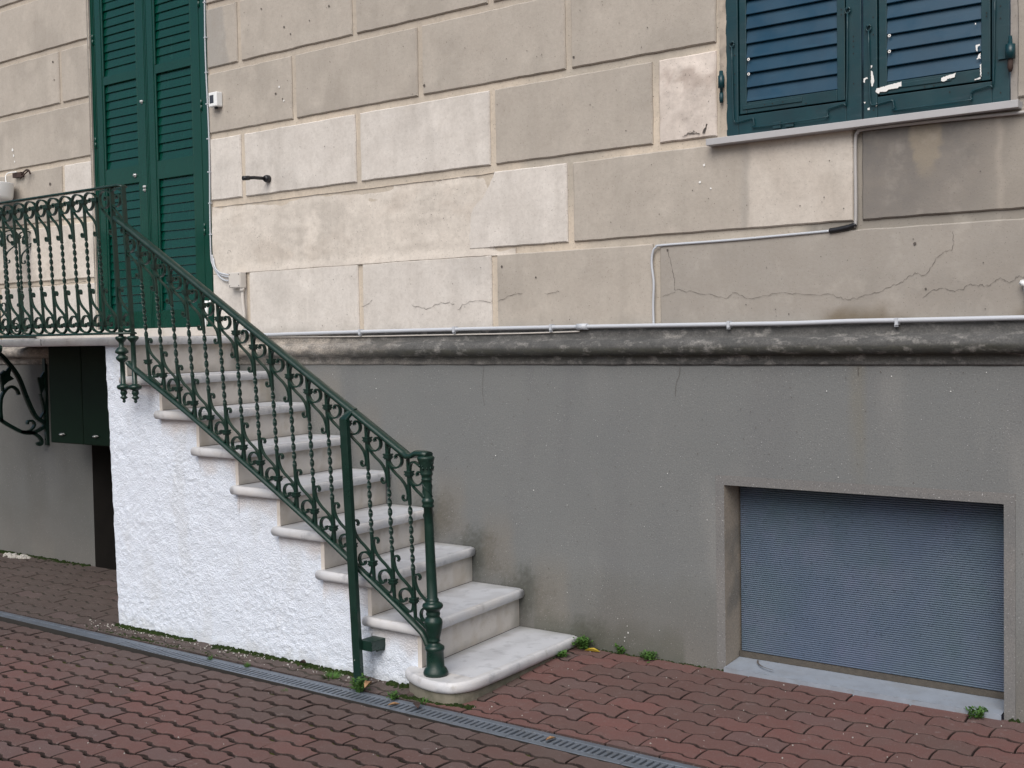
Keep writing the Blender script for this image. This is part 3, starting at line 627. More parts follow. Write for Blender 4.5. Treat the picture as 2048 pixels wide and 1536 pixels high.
# ------------------------------------------------------------------ WROUGHT IRON
LEAN = .04
RY0 = -.905
def railY(z): return RY0 - LEAN*z
p_ = .1145
SCR = [(.0075,.012),(.008,0),(.0085,-.010),(.012,-.024),(.023,-.038),(.040,-.045),(.060,-.042),(.076,-.030),(.082,-.013),(.078,.003),(.067,.011),(.055,.010),(.048,.002),(.051,-.005)]
ESS = [(.009,-.024),(.012,-.036),(.022,-.050),(.045,-.070),(.072,-.090),(.093,-.113),(.103,-.136),(.106,-.158),(.101,-.174),(.090,-.179),(.080,-.174),(.077,-.164),(.082,-.158)]
def scroll_pts(m, rail, p):
    uc = .42*p; ap = rail + m*uc - .012 - .006; arch = []
    for k in range(17):
        th = math.pi*k/16; c = math.cos(th); u = uc + (.58*p if c > 0 else (uc-.0075))*c
        arch.append((u, .006 + (ap + m*(u-uc))*math.sin(th)))
    return arch + catmull([arch[-1]] + SCR[1:], 4)[1:]
def tapers(pts, t): n = len(pts); return [t*(1.0 + (.9*sst(.95, 1, i/n))) for i in range(n)]
def make_baluster_meshes(m, rail, Hc, p, tw):
    out = {}
    sc = scroll_pts(m, rail, p); es = catmull(ESS, 4)
    k = p/.1142; es = [(u*k, z) for u, z in es]
    up = lambda P: [(u - p, z - m*p) for u, z in P]
    dn = lambda P: [(p - u, m*p - Hc - z) for u, z in P]
    b = MB(); top = .006 - m*p; bot = -Hc - top
    zs = [top, -tw]; n = 48
    b.strap([(0, top), (0, -tw*.5), (0, -tw)], .010, .0145)
    Z0, Z1 = -tw, -Hc+tw
    P = [(0, Z0 + (Z1-Z0)*i/n) for i in range(n+1)]
    b.strap(P, .0075, .0190, twist=[math.pi*7*i/n for i in range(n+1)])
    b.strap([(0, Z1), (0, (Z1+bot)/2), (0, bot)], .010, .0145)
    out['bar'] = b
    for nm, f in (('up', up), ('dn', dn)):
        s = MB(); q = f(sc); s.strap(q, tapers(q, .0072), .0150); out[nm] = s
        s = MB(); q = f(es); s.strap(q, tapers(q, .0062), .0135); out[nm+'s'] = s
    for cn, zc in (('c0', 0), ('c1', -Hc)):
        c = MB(); out[cn] = c; prf = []
        for dz, e in ((-.009, 0), (-.003, .0035), (.003, .0015), (.009, .0035)):
            u0 = .004 if zc == 0 else -.004
            prf.append((zc+dz-.003, e)); prf.append((zc+dz+.0029, e))
        c.loops([[(u0-.0125-e, -.0115-e-LEAN*zc, z), (u0+.0125+e, -.0115-e-LEAN*zc, z), (u0+.0125+e, .0115+e-LEAN*zc, z), (u0-.0125-e, .0115+e-LEAN*zc, z)] for z, e in prf])
    return out
def local_build(mb, name, mt, parent, loc=(0,0,0)):
    me_o = mb.build(name, mt, None); me_o.parent = parent; me_o.location = loc; return me_o
class Bal:
    def __init__(s, *a): s.ms = make_baluster_meshes(*a); s.proto = None
    def place(s, parent, loc, rot=(0,0,0)):
        if s.proto is None:
            b = local_build(s.ms['bar'], 'baluster', M['iron'], parent); bevel = b.modifiers.new('bevel', 'BEVEL'); bevel.width = .0012; bevel.segments = 1
            kids = [local_build(s.ms[q], n_, M['iron'], b) for q, n_ in (('up','scroll'),('dn','scroll'),('ups','scroll'),('dns','scroll'),('c0','collar'),('c1','collar'))]
            s.proto = (b, kids)
        else:
            b0, k0 = s.proto; b = b0.copy(); C.objects.link(b); b.parent = parent
            for q in k0: c = q.copy(); C.objects.link(c); c.parent = b
        b.location = loc; b.rotation_euler = rot
        return b
# stair railing
sr = thing('stair_railing', 'green wrought iron stair railing with scrolls and cast newel post', 'railing', (-3.218, -.85, -1.378))
def rel(par, x, y, z): return (x-par.location.x, y-par.location.y, z-par.location.z)
MS = -.574
bal_s = Bal(MS, .085, .527, p_, .125)
for k in range(16):
    x = -5.034 + p_*k; z = .431 + MS*p_*k
    bal_s.place(sr, rel(sr, x, railY(z), z), (0, -.040*(1-k/15), 0))
for q in (0, 2):
    s_ = bal_s.proto[1][q].copy(); C.objects.link(s_); x = -5.034 + p_*16; z = .431 + MS*p_*16; NEWEL_SCROLLS = globals().setdefault('NEWEL_SCROLLS', []); NEWEL_SCROLLS.append(s_); s_.location = rel(sr, x, railY(z), z)
# handrail
def railz(x): return .503 - .584*(x+5.0)
h = MB()
def flatrail(mb, pts, w, hgt, lean=LEAN, crown=.003):
    L = []
    for i, (x, y, z) in enumerate(pts):
        a = Vector(pts[max(i-1,0)]); b = Vector(pts[min(i+1, len(pts)-1)]); t = (b-a).normalized()
        up = Vector((0,1,0)).cross(t) if abs(t.y) < .9 else Vector((0,0,1)); up.normalize()
        if up.z < 0: up = -up
        sd = t.cross(up)
        p = Vector((x,y,z))
        L.append([p + sd*a_*w/2 + up*b_*hgt/2 + up*(crown*(1-abs(a_)**2)*(b_ > 0)) for a_, b_ in ((-1,-.6),(-.85,-1),(.85,-1),(1,-.6),(1,.5),(.6,1),(0,1),(-.6,1),(-1,.5))])
    mb.loops(L, 0, smooth=True)
pts = [(-5.20, railY(.63), railz(-5.20)+.004), (-5.165, railY(.59), railz(-5.165)-.002)] + [(x, railY(railz(x)), railz(x)) for x in [-5.135 + .1*i for i in range(19)]] + [(-3.312, railY(-.45), railz(-3.312)), (-3.290, railY(-.46), -.481), (-3.265, railY(-.46), -.468), (-3.227, railY(-.47), -.468), (-3.200, railY(-.47), -.472)]
flatrail(h, pts, .046, .019); h.build('handrail', M['iron'], sr)
b = MB()
pts = catmull([(-5.180,-.098),(-5.136,-.128),(-4.90,-.250),(-4.642,-.388),(-4.38,-.536),(-4.104,-.694),(-3.88,-.826),(-3.681,-.948),(-3.48,-1.076),(-3.31,-1.190),(-3.270,-1.225),(-3.245,-1.275)], 4)
flatrail(b, [(x, railY(z), z) for x, z in pts], .036, .013, crown=.006)
b.build('bottom_rail', M['iron'], sr)
# newel post
nw = MB()
Np = [(1357,.043),(1352,.0465),(1349,.045),(1343,.040),(1340,.0345),(1339,.033),(1307,.0325),(1305,.035),(1302,.0365),(1298,.0355),(1295,.029),(1292,.0205),(1289,.018),(1287.5,.020),(1286,.0225),(1284,.020),(1278,.0225),(1262,.030),(1254,.0325),(1248,.0338),(1243,.0325),(1238,.0255),(1235,.0235),(1233,.0255),(1230,.0265),(1227,.0245),(1224,.025),(1221,.030),(1218,.0365),(1214,.0385),(1210,.036),(1207,.028),(1205,.0225),(1202,.0238),(1199.5,.022),(1197,.0195),(1150,.0185),(1100,.0177),(1050,.0168),(1014,.0162),(1012,.0205),(1009,.0225),(1006,.0195),(1002,.022),(998,.0228),(995,.0185),(992,.0172),(962,.0178),(957.5,.0185),(956,.021),(954,.0185),(948,.0195),(946,.0228),(943,.0228),(941,.0215),(930,.0245),(921,.0275),(917,.0290),(914,.0315),(911,.0318),(909,.029),(907.5,.02)]
zpx = lambda y: -1.378 + (1357-y)*(.902/449.5)
NL = LEAN
nw.lathe([(zpx(y)+1.378, r*1.12) for y, r in Np], 0, 0, 24, lean=NL)
nw.v = [(x-3.218, y-.850, z-1.378) for x, y, z in nw.v]
for i in range(26):   # cast leaf relief on the capital and a rope band on the shaft
    a = i*2.4; y = 917 + (i % 5)*5; r = .029; z = zpx(y)+1.378
    L = []
    cx = -3.218 + r*math.cos(a); cy = -.850 - NL*z + r*math.sin(a); cz = zpx(y)
    q = .004 + .002*(i % 2)
    nw.add([(cx+q*dx, cy+q*dy, cz+q*1.5*dz) for dx, dy, dz in ((1,0,0),(-1,0,0),(0,1,0),(0,-1,0),(0,0,1),(0,0,-1))], [(0,2,4),(2,1,4),(1,3,4),(3,0,4),(2,0,5),(1,2,5),(3,1,5),(0,3,5)], smooth=True)
for ph in (0, 2.09, 4.19):
    pts = []
    for i in range(13):
        y = 963 + 28*i/12; a = ph + 2.6*i/12; z = zpx(y)+1.378
        pts.append((-3.218 + .0196*math.cos(a), -.850 - NL*z + .0196*math.sin(a), zpx(y)))
    nw.tube(pts, .0026, 6)
nwo = nw.build('newel_post', M['iron'], sr)
for s_ in NEWEL_SCROLLS: s_.parent = nwo
# leaning flat support post with wall tab
sp = MB()
a0 = Vector((-3.617, -.892, GZ(-3.62,-.89)-.01)); a1 = Vector((-3.624, -.938, -.335)); a2 = Vector((-3.618, railY(-.29), -.292))
def bar(mb, P, wx, wy):
    mb.loops([[(p[0]-wx/2, p[1]-wy/2, p[2]), (p[0]+wx/2, p[1]-wy/2, p[2]), (p[0]+wx/2, p[1]+wy/2, p[2]), (p[0]-wx/2, p[1]+wy/2, p[2])] for p in P])
bar(sp, [a0, a1], .042, .022); 
sp.hexa([(a1.x-.021,a1.y-.011,a1.z),(a1.x+.021,a1.y-.011,a1.z),(a1.x+.021,a1.y+.011,a1.z),(a1.x-.021,a1.y+.011,a1.z),(a2.x-.004,a2.y-.008,a2.z+.006),(a2.x+.018,a2.y-.008,a2.z-.002),(a2.x+.018,a2.y+.012,a2.z-.002),(a2.x-.004,a2.y+.012,a2.z+.006)])
sp.box(-3.617, -3.545, -.886, -.795, -1.325, -1.282); sp.tube([(-3.552,-.85,-1.328),(-3.552,-.80,-1.332)], .005, 8)
sp.poly([(x+.0545-.0025, y-.0345+.0, z+.015) for x, y, z in [(-3.6845,-.8745,-1.325),(-3.680,-.8747,-1.300),(-3.678,-.8745,-1.330),(-3.668,-.8740,-1.345),(-3.674,-.8732,-1.375),(-3.680,-.8732,-1.385),(-3.6845,-.8732,-1.37)]], 1)
sp.build('support_post', [M['iron'], M['chip']], sr, .002)
# balcony railing (front run, end posts and return to the wall)
br = thing('balcony_railing', 'green wrought iron landing railing with rows of scrolls and drop finials', 'railing', (-6.4, -.905, .03))
PL = .1105
bal_l = Bal(0.0, .053, .624, PL, .190)
for j in range(19):
    x = -5.361 - PL*j; bal_l.place(br, rel(br, x, railY(.722), .722))
ret_y = [-.085 - .1118*i for i in range(7)]
for y in ret_y: bal_l.place(br, rel(br, -7.51 - LEAN*.70, y, .722), (0, 0, -math.pi/2))
h = MB(); flatrail(h, [(x, railY(.777), .777) for x in (-7.58, -7.0, -6.4, -5.8, -5.3, -5.16)] + [(-5.142, railY(.78)+.004, .774), (-5.128, railY(.78)+.010, .766)], .036, .010)
flatrail(h, [(-7.51-LEAN*.75, y, .777) for y in (-.93, -.5, -.02)], .036, .010); h.build('handrail', M['iron'], br)
h = MB(); flatrail(h, [(x, railY(.047), .047) for x in (-7.58, -6.5, -5.5, -5.12)], .038, .009); flatrail(h, [(-7.51, y, .047) for y in (-.9, -.5, -.01)], .036, .009); h.build('bottom_rail', M['iron'], br)
def drop(x, double):
    d = MB(); zt = .772
    d.strap([(x, zt), (x, .4), (x, .03)], .012, .022, LEAN, RY0)
    y0 = railY(0)
    def ring(z, r): return (z, r)
    prof = [(.034,.012),(.032,.026),(.024,.030),(.016,.026),(.004,.015),(0,.0125)]
    if double: prof += [(-.020,.0125),(-.026,.022),(-.040,.033),(-.050,.033),(-.058,.018),(-.062,.020),(-.072,.031),(-.082,.030),(-.092,.020),(-.098,.0125)]
    prof += [(-.205,.0125),(-.209,.020),(-.214,.031),(-.222,.034),(-.232,.029),(-.238,.014),(-.243,.016),(-.254,.018),(-.264,.011),(-.268,.012),(-.275,.020),(-.281,.013),(-.286,.006),(-.290,.008),(-.296,.0085),(-.302,.003)]
    prof.reverse(); d.lathe(prof, x, y0, 16, lean=.02)
    o = d.build('drop_post', M['iron'], br)
    for nm in range(4):
        if x > -5.15 and nm in (1, 3): continue
        s = bal_l.proto[1][nm].copy(); C.objects.link(s); s.parent = o; s.location = (x-br.location.x, railY(.722)-br.location.y, .722-br.location.z)
drop(-5.227, True); drop(-5.130, False)
h = MB(); h.strap(catmull([(-6.455,.045),(-6.462,.02),(-6.462,-.01),(-6.455,-.035),(-6.440,-.042),(-6.424,-.034),(-6.418,-.018),(-6.426,-.006),(-6.438,-.010),(-6.440,-.02)],4)[::-1], .009, .02, LEAN, RY0); h.v = [(x+.05, y, z) for x, y, z in h.v]; h.build('drop_scroll', M['iron'], br)
# scrolled bracket under the landing
bo = thing('scroll_bracket', 'dark cast iron scroll bracket under the left of the landing slab', 'bracket', (-7.40, 0, -.30))
g = MB()
def yz(pts, t, w=.022, par=None): 
    q = catmull(pts, 5); mbx = MB(); mbx.strap(q, tapers(q, t), w, 0, 0)
    g.add([(-7.40 + y, u, z) for u, y, z in mbx.v], mbx.f)
yz([(-.74,-.02),(-.50,-.025),(-.36,-.04),(-.27,-.12),(-.20,-.22),(-.143,-.37),(-.09,-.48),(-.03,-.53),(-.006,-.60)], .026)
yz([(-.66,-.03),(-.60,-.20),(-.48,-.36),(-.36,-.47),(-.26,-.54),(-.17,-.585),(-.10,-.585),(-.03,-.555)], .022)
yz([(-.20,-.575),(-.13,-.585),(-.08,-.61),(-.055,-.64),(-.055,-.665),(-.075,-.670),(-.082,-.655)], .020)
yz([(-.16,-.58),(-.12,-.565),(-.10,-.535),(-.115,-.510),(-.145,-.51),(-.15,-.53)], .014)
yz([(-.33,-.50),(-.335,-.42),(-.325,-.34),(-.29,-.29),(-.25,-.275),(-.215,-.30),(-.205,-.33)], .018)
yz([(-.315,-.30),(-.318,-.25),(-.325,-.20),(-.30,-.17)], .014)
yz([(-.025,-.53),(-.03,-.42),(-.05,-.33)], .014); yz([(-.06,-.50),(-.01,-.42),(0,-.33)], .010)
def leafy(pts): g.add([(-7.40+sx, y, z) for sx in (-.006, .006) for y, z in pts], [tuple(range(len(pts))), tuple(reversed(range(len(pts), 2*len(pts))))] + [(i, len(pts)+i, len(pts)+(i+1)%len(pts), (i+1)%len(pts)) for i in range(len(pts))])
leafy([(-.315,-.27),(-.335,-.185),(-.31,-.19),(-.245,-.12),(-.262,-.20),(-.235,-.225),(-.275,-.24)])
leafy([(-.045,-.34),(-.07,-.22),(-.045,-.22),(0,-.15),(0,-.26),(-.02,-.29)])
g.box(-7.415, -7.385, -.02, -.002, -.68, -.05); g.build('bracket_scrollwork', M['iron'], bo)
# ------------------------------------------------------------------ wall fittings
# meter cabinet below the landing
mc = thing('meter_cabinet', 'dark green twin-door metal cabinet hung under the landing slab', 'cabinet', (-6.6, 0, -.35))
g = MB(); g.box(-6.912, -6.20, -.262, -.004, -.614, -.014); g.build('cabinet_body', M['cab'], mc, .004)
def cdoor(x0, x1, zb):
    d = MB(); d.box(x0, x1, -.284, -.263, zb, -.016); o = d.build('cabinet_door', M['cab'], mc, .008, 3)
    k = MB(); xm = x0+.14; k.lathe([(-.572,.004),(-.568,.016),(-.562,.020),(-.556,.012)], xm, -.292, 12); k.tube([(xm-.028,-.290,-.568),(xm-.015,-.296,-.558),(xm+.01,-.297,-.556),(xm+.032,-.290,-.562)], .003, 6, 0); k.build('cabinet_handle', M['steel'], o)
cdoor(-6.908, -6.556, -.620); cdoor(-6.550, -6.205, -.620)
def onwall(name, label, cat, x, z): return thing(name, label, cat, (x, 0, z))
jb = onwall('junction_box', 'small cream square junction box on the wall right of the green door', 'junction box', -5.39, .35)
g = MB(); g.box(-5.442, -5.338, -.040, -.001, .300, .388); g.box(-5.438, -5.342, -.044, -.0405, .304, .384); jl = g.build('box_lid', M['pvc2'], jb, .003)
g = MB()
for xx, zz in ((-5.43,.376),(-5.35,.376),(-5.43,.312),(-5.35,.312)): g.box(xx-.003, xx+.003, -.0448, -.0441, zz-.003, zz+.003)
g.build('screw', M['lens'], jl)
g = MB(); g.tube([(-5.352,-.02,.300),(-5.352,-.02,.280)], .014, 10)
q = catmull([(-5.352,-.018,.285),(-5.350,-.018,.22),(-5.345,-.015,.15),(-5.352,-.014,.10),(-5.366,-.014,.05)], 8)
g.tube(q, [.009 + (.0012 if i % 2 else 0) for i in range(len(q))], 8); g.build('flexible_conduit', M['pvc2'], jb)
se = onwall('light_sensor', 'small white square sensor box with dark window beside the door', 'sensor', -5.53, 1.38)
g = MB(); g.box(-5.572, -5.50, -.046, -.001, 1.338, 1.420); g.build('sensor_body', M['plate'], se, .006, 3)
g = MB(); g.box(-5.560, -5.525, -.0475, -.0455, 1.357, 1.403); g.build('sensor_window', M['lens'], se, .001, 1)
g = MB(); g.lathe([(1.326,.010),(1.338,.012)], -5.53, -.024, 10); g.build('cable_gland', M['black'], se)
fh = onwall('rod_holder', 'black metal rod sticking out of the wall right of the door', 'wall holder', -5.125, .893)
g = MB()
L = [[(-5.125+r*math.cos(a), y, .893+r*math.sin(a)) for a in [6.283*k/14 for k in range(14)]] for y, r in ((-.001,.020),(-.006,.021),(-.020,.021),(-.030,.017),(-.034,.011))]
g.loops(L, smooth=True); g.tube([(-5.125,-.03,.893),(-5.132,-.10,.892),(-5.145,-.165,.884)], .0095, 10); g.tube([(-5.1375,-.13,.888),(-5.145,-.168,.8836)], .0125, 10); g.build('rod', M['black'], fh)
hk = onwall('wall_hook', 'rusty iron hook in the wall joint above the white hanging pot', 'hook', -7.60, 1.16)
g = MB(); g.box(-7.69, -7.585, -.028, -.004, 1.135, 1.168); g.tube(catmull([(-7.59,-.015,1.155),(-7.55,-.03,1.160),(-7.51,-.03,1.172),(-7.475,-.035,1.165),(-7.465,-.03,1.14)], 5), .006, 6); g.tube([(-7.50,-.02,1.168),(-7.52,-.045,1.14),(-7.545,-.06,1.115)], .005, 6); g.build('hook_iron', M['rust'], hk)
lp = thing('hanging_pot', 'round white pot hanging on a cord at the left edge', 'pot', (-7.70, -.16, .985))
g = MB()
g.lathe([(.982,.03),(.980,.120),(.984,.136),(1.00,.143),(1.085,.150),(1.090,.150),(1.088,.140),(1.00,.134)], -7.735, -.165, 28); g.build('pot_shell', M['plate'], lp)
g = MB(); g.tube(catmull([(-7.645,-.10,1.085),(-7.668,-.09,1.14),(-7.672,-.06,1.166),(-7.63,-.03,1.170)],6), .0035, 6); g.build('pot_cord', M['plate'], lp)
# conduit and cables
def clips(mb, pts, r):
    for x, y, z in pts: mb.box(x-.006, x+.006, y-r-.002, y+r+.006, z-r-.003, z+r+.003); mb.box(x-.010, x+.004, y-.004, y+.004, z-r-.010, z-r)
cd = thing('conduit_pipe', 'long white plastic conduit running along the top of the grey moulding', 'conduit', (-3.3, -.02, .03))
g = MB(); q = [(-5.34,-.022,.060),(-5.30,-.022,.050)] + [(x, -.024, .034 + .004*math.sin(x*1.3) + (.004 if x > -2 else 0)) for x in [-5.2 + .2*i for i in range(29)]]
g.tube(catmull(q, 2), .0092, 10); pipe = g.build('pipe', M['pvc'], cd)
for x in (-4.42, -3.78, -3.20, -2.30, -1.60, -.9):
    g = MB(); clips(g, [(x, -.024, .034 + .004*math.sin(x*1.3))], .0105); g.build('pipe_clip', M['pvc'], cd)
g = MB(); x = -3.03; g.tube([(x-.028,-.024,.034+.004*math.sin(x*1.3)),(x+.028,-.024,.034+.004*math.sin(x*1.3))], .0145, 12); g.build('pipe_coupling', M['pvc'], cd)
c2 = MB(); c2.tube(catmull([(-5.28,-.016,.020),(-4.9,-.016,.016),(-4.42,-.016,.012),(-3.9,-.016,.012),(-3.4,-.016,.012),(-3.05,-.018,.016)], 6), .0036, 6)
tag(c2.build('thin_cable', M['pvc2']), 'thin pale cable under the left half of the white conduit', 'cable')
c3 = MB(); c3.tube(catmull([(-2.668,-.010,.03),(-2.672,-.006,.12),(-2.668,-.006,.22),(-2.678,-.004,.30),(-2.672,-.004,.35),(-2.655,-.004,.372),(-2.62,-.004,.378),(-2.3,-.004,.380),(-2.0,-.003,.386),(-1.87,-.003,.389)], 7), .0052, 8)
w = c3.build('wall_cable', M['pvc']); tag(w, 'white cable bending from the conduit up into the joint above the cracked block', 'cable')
c4 = MB(); c4.tube(catmull([(-1.875,-.003,.389),(-1.84,-.003,.392),(-1.80,-.003,.398),(-1.765,-.003,.408)], 6), [.006]+[.011]*12+[.010]*5+[.006], 8)
tag(c4.build('cable_sleeve', M['black']), 'black tape sleeve on the cable in the wall joint', 'cable sleeve')
c5 = MB(); c5.tube(catmull([(-1.775,-.004,.400),(-1.768,-.004,.42),(-1.767,-.004,.55),(-1.768,-.003,.66),(-1.766,-.004,.735),(-1.756,-.008,.756),(-1.725,-.010,.765),(-1.5,-.012,.764),(-1.3,-.012,.760),(-1.16,-.012,.757),(-1.0,-.012,.757)], 7), .0065, 8)
tag(c5.build('sill_cable', M['cable']), 'grey cable rising in the joint and running under the blue window sill', 'cable')
c6 = MB()
q = [(-5.628 + .006*math.sin(i*.9), -.008, 2.5-.155*i) for i in range(14)] + [(-5.622,-.008,.45),(-5.60,-.010,.415),(-5.54,-.012,.380),(-5.44,-.014,.362)]
c6.tube(catmull(q, 4), .0042, 8); c6.tube(catmull([(-5.618,-.012,.50),(-5.60,-.014,.44),(-5.55,-.016,.395),(-5.44,-.016,.374)], 6), .005, 7); c6.tube(catmull([(-5.610,-.010,.48),(-5.585,-.010,.40),(-5.52,-.012,.352),(-5.44,-.014,.345)], 6), .005, 7)
for zz in (.62,.80,.98,1.17,1.37,1.55,1.75,1.95): c6.box(-5.638, -5.620, -.014, -.001, zz-.003, zz+.003)
tag(c6.build('door_cable', M['pvc']), 'white cable clipped down the right edge of the green door', 'cable')
c7 = MB(); c7.tube(catmull([(-5.636,-.06,.085),(-5.640,-.055,.14),(-5.632,-.045,.20),(-5.63,-.02,.24)],5), [.006]*15+[.004], 7); c7.tube([(-5.645,-.05,.10),(-5.63,-.05,.235)], .012, 8)
tag(c7.build('plastic_sleeve', M['plate']), 'bit of white plastic sleeve at the foot of the door frame', 'plastic sleeve')
c8 = MB(); c8.tube([(-1.150,-.002,.162),(-1.150,-.03,.160)], .007, 8); c8.tube([(-1.158,-.02,.160),(-1.14,-.026,.15)], .010, 8); c8.tube([(-1.145,-.02,.165),(-1.135,-.02,.05)], .006, 8)
tag(c8.build('cable_clamp', M['plate']), 'white cable clamp at the right edge above the conduit', 'cable clamp')

# ------------------------------------------------------------------ GROUND
DY0, DY1 = -.935, -1.062       # drain
def dirt(x, y):
    d = 0
    if y > DY0 and x < -2.8: d = max(d, sst(-2.95, -3.25, x + .2*ns(x, y, 0, 3, 3)) * .95)
    if y < DY1: d = max(d, sst(-1.65, -1.12, y + .3*ns(x, y, 2, 2.5, 3)) * .7*sst(-1.6,-2.4,x))
    if y > DY0 and x > -3.0: d = max(d, .35*sst(.2,.6, ns(x+4, y, 0, 2, 4)+.35))
    return d
pv = MB()
Lp, Wp = .224, .0985
def pav_region(y_top, y_bot, x0, x1, gap, ph, skip):
    nr = int((y_top-y_bot)/Wp)+1
    A = .0098; n = 16; ns_ = 4
    for r in range(nr):
        yt = y_top - r*Wp
        for c in range(int((x1-x0)/Lp)+2):
            xa = x0 + c*Lp + (Lp/2 if r % 2 else 0) + ph; xb = xa + Lp
            top = [(xa + Lp*k/n, yt + A*math.tanh(1.7*math.sin(2*math.pi*2*(k/n) - .55))/math.tanh(1.7)) for k in range(n+1)]
            bot = [(x, y - Wp) for x, y in top]
            e0, e1 = top[0], bot[0]
            left = [(e0[0] - .0035*math.sin(math.pi*k/ns_), e0[1] + (e1[1]-e0[1])*k/ns_) for k in range(1, ns_)]
            right = [(x + Lp, y) for x, y in left]
            P = top[::-1] + left + bot + right[::-1]
            cx = (xa+xb)/2; cy = yt - Wp/2
            if skip(cx, cy): continue
            P = [(min(max(x, x0-.3), x1+.3), min(max(y, y_bot+.002), y_top-.002)) for x, y in P]
            tl = random.uniform(-.002, .002); ty = random.uniform(-.012, .012); tx = random.uniform(-.008, .008)
            def ins(d, gx=gap[0]/2, gy=gap[1]/2): return [(cx + (x-cx)*(1-(d+gx)/(Lp/2)), cy + (y-cy)*(1-(d+gy)/(Wp/2))) for x, y in P]
            zf = lambda x, y, h: GZ(x, y) + h + tl + (x-cx)*tx + (y-cy)*ty
            l0 = [(x, y, zf(x, y, -.020)) for x, y in ins(0)]
            l1 = [(x, y, zf(x, y, -.0025)) for x, y in ins(0)]
            l2 = [(x, y, zf(x, y, 0)) for x, y in ins(.0018)]
            d = dirt(cx, max(cy, y_bot+.02) if y_top > -.5 else cy); rr = random.random()
            base = mixc((.168,.080,.071), (.138,.075,.067), rr) if y_top > -.5 else mixc((.160,.082,.072), (.128,.072,.064), rr)
            base = mixc(base, (.072,.066,.058), d*.92)
            if random.random() < .12: base = mixc(base, (.13,.095,.092), .45)
            ed = mixc(base, (.012,.010,.009), .93 if y_top < -.5 else .75); nP = len(P)
            pv.loops([l0, l1, l2], 0, (False, True), [ed]*(2*nP) + [base]*nP)
pav_region(-.004, DY0-.001+.0, -9.2, 1.0, (.006,.012), .03, lambda x, y: (-5.45 < x < -3.42 and y > -.76))
pav_region(DY1-.003, -3.9, -8.0, .6, (.010,.019), .043, lambda x, y: False)
tag(pv.build('paving', M['paver']), kind='structure')
jt = MB()
def jcol(p):
    x, y, z = p
    d = dirt(x, y)
    c = mixc((.016,.013,.012), (.060,.055,.046) if x < -3 else (.115,.088,.078), (d if x < -3 else .75*sst(-.007,-.002,z-GZ(x,y))) if y > DY0 else 0)
    mo = sst(.05, .4, ns(x, y, 3, 2.3, 4) + (.28 if -1.5 < y < DY1 else -.1)) * (1 if x < -2.3 else .3)
    if y < DY1 and y > -1.75: c = mixc(c, (.06,.07,.012), mo*.9)
    return c
def jz(x, y):
    d = dirt(x, y)
    up = -.016 if y < DY1 else -.0095
    if y > DY0: up += .0066*sst(.25, .8, d + .35*ns(x, y, 1, 4, 4))
    if y > DY0 and x > -3.0: up += .0034*sst(-.1, .4, ns(x+9, y, 3, 2.2, 3) + (.2 if -2.9 < x < -2.1 else -.15))
    if -1.45 < y < DY1: up += .004*sst(.0, .4, ns(x, y, 3, 2.3, 4)+.1)
    return GZ(x, y) + up + .0012*ns(x, y, 0, 30, 3)
def jgrid(x0, x1, y0, y1, st=.02):
    jt.grid(lambda u, v: (x0+(x1-x0)*u, y0+(y1-y0)*v, jz(x0+(x1-x0)*u, y0+(y1-y0)*v)), int((x1-x0)/st), int((y1-y0)/st), 0, jcol)
jgrid(-9.2, .8, DY0, -.002); jgrid(-8.0, .6, -3.9, DY1, .03)
tag(jt.build('paving_joint_soil', M['joint']), kind='structure')
gr = MB(); gr.grid(lambda u, v: (-60+120*u, -60+100*v, -1.56 - .0*u), 8, 8, 0, None, False); tag(gr.build('ground', M['ground']), kind='structure')
# drain channel with grating
dc = thing('drain_channel', 'narrow grey slotted drain channel crossing the red paving', 'drain', (-3.6, -1.0, -1.49))
g = MB(); ZD = lambda x: GZ(x, -1.0)-.004
x = -8.2; seg = .5
while x < .6:
    a, b = x+.0015, x+seg-.0015; z0, z1 = ZD(a), ZD(b); t = .014
    solid = a < -5.32
    def bx(xa, xb, ya, yb, dz=0): g.hexa([(xa,ya,ZD(xa)-t+dz),(xb,ya,ZD(xb)-t+dz),(xb,yb,ZD(xb)-t+dz),(xa,yb,ZD(xa)-t+dz),(xa,ya,ZD(xa)+dz),(xb,ya,ZD(xb)+dz),(xb,yb,ZD(xb)+dz),(xa,yb,ZD(xa)+dz)])
    bx(a, b, DY1+.0005, DY1+.032); bx(a, b, DY0-.030, DY0-.0005)
    if solid: bx(a+.0005, b-.0005, DY1+.0325, DY0-.0305, -.003)
    else:
        n = 18; pp = (b-a)/n
        for i in range(n): bx(a+i*pp+pp*.24+.0003, a+i*pp+pp*.80, DY1+.0325, DY0-.0305, -.0006)
    x += seg
g.build('drain_grating', M['grate'], dc, .0015, 1)
g = MB(); g.poly([(-8.2, DY1, -1.545), (.6, DY1, -1.51), (.6, DY0, -1.51), (-8.2, DY0, -1.545)], 0); g.poly([(-8.2,DY1,-1.545),(-8.2,DY1,-1.48),(.6,DY1,-1.475),(.6,DY1,-1.51)]); g.build('channel_bed', M['dark'], dc)
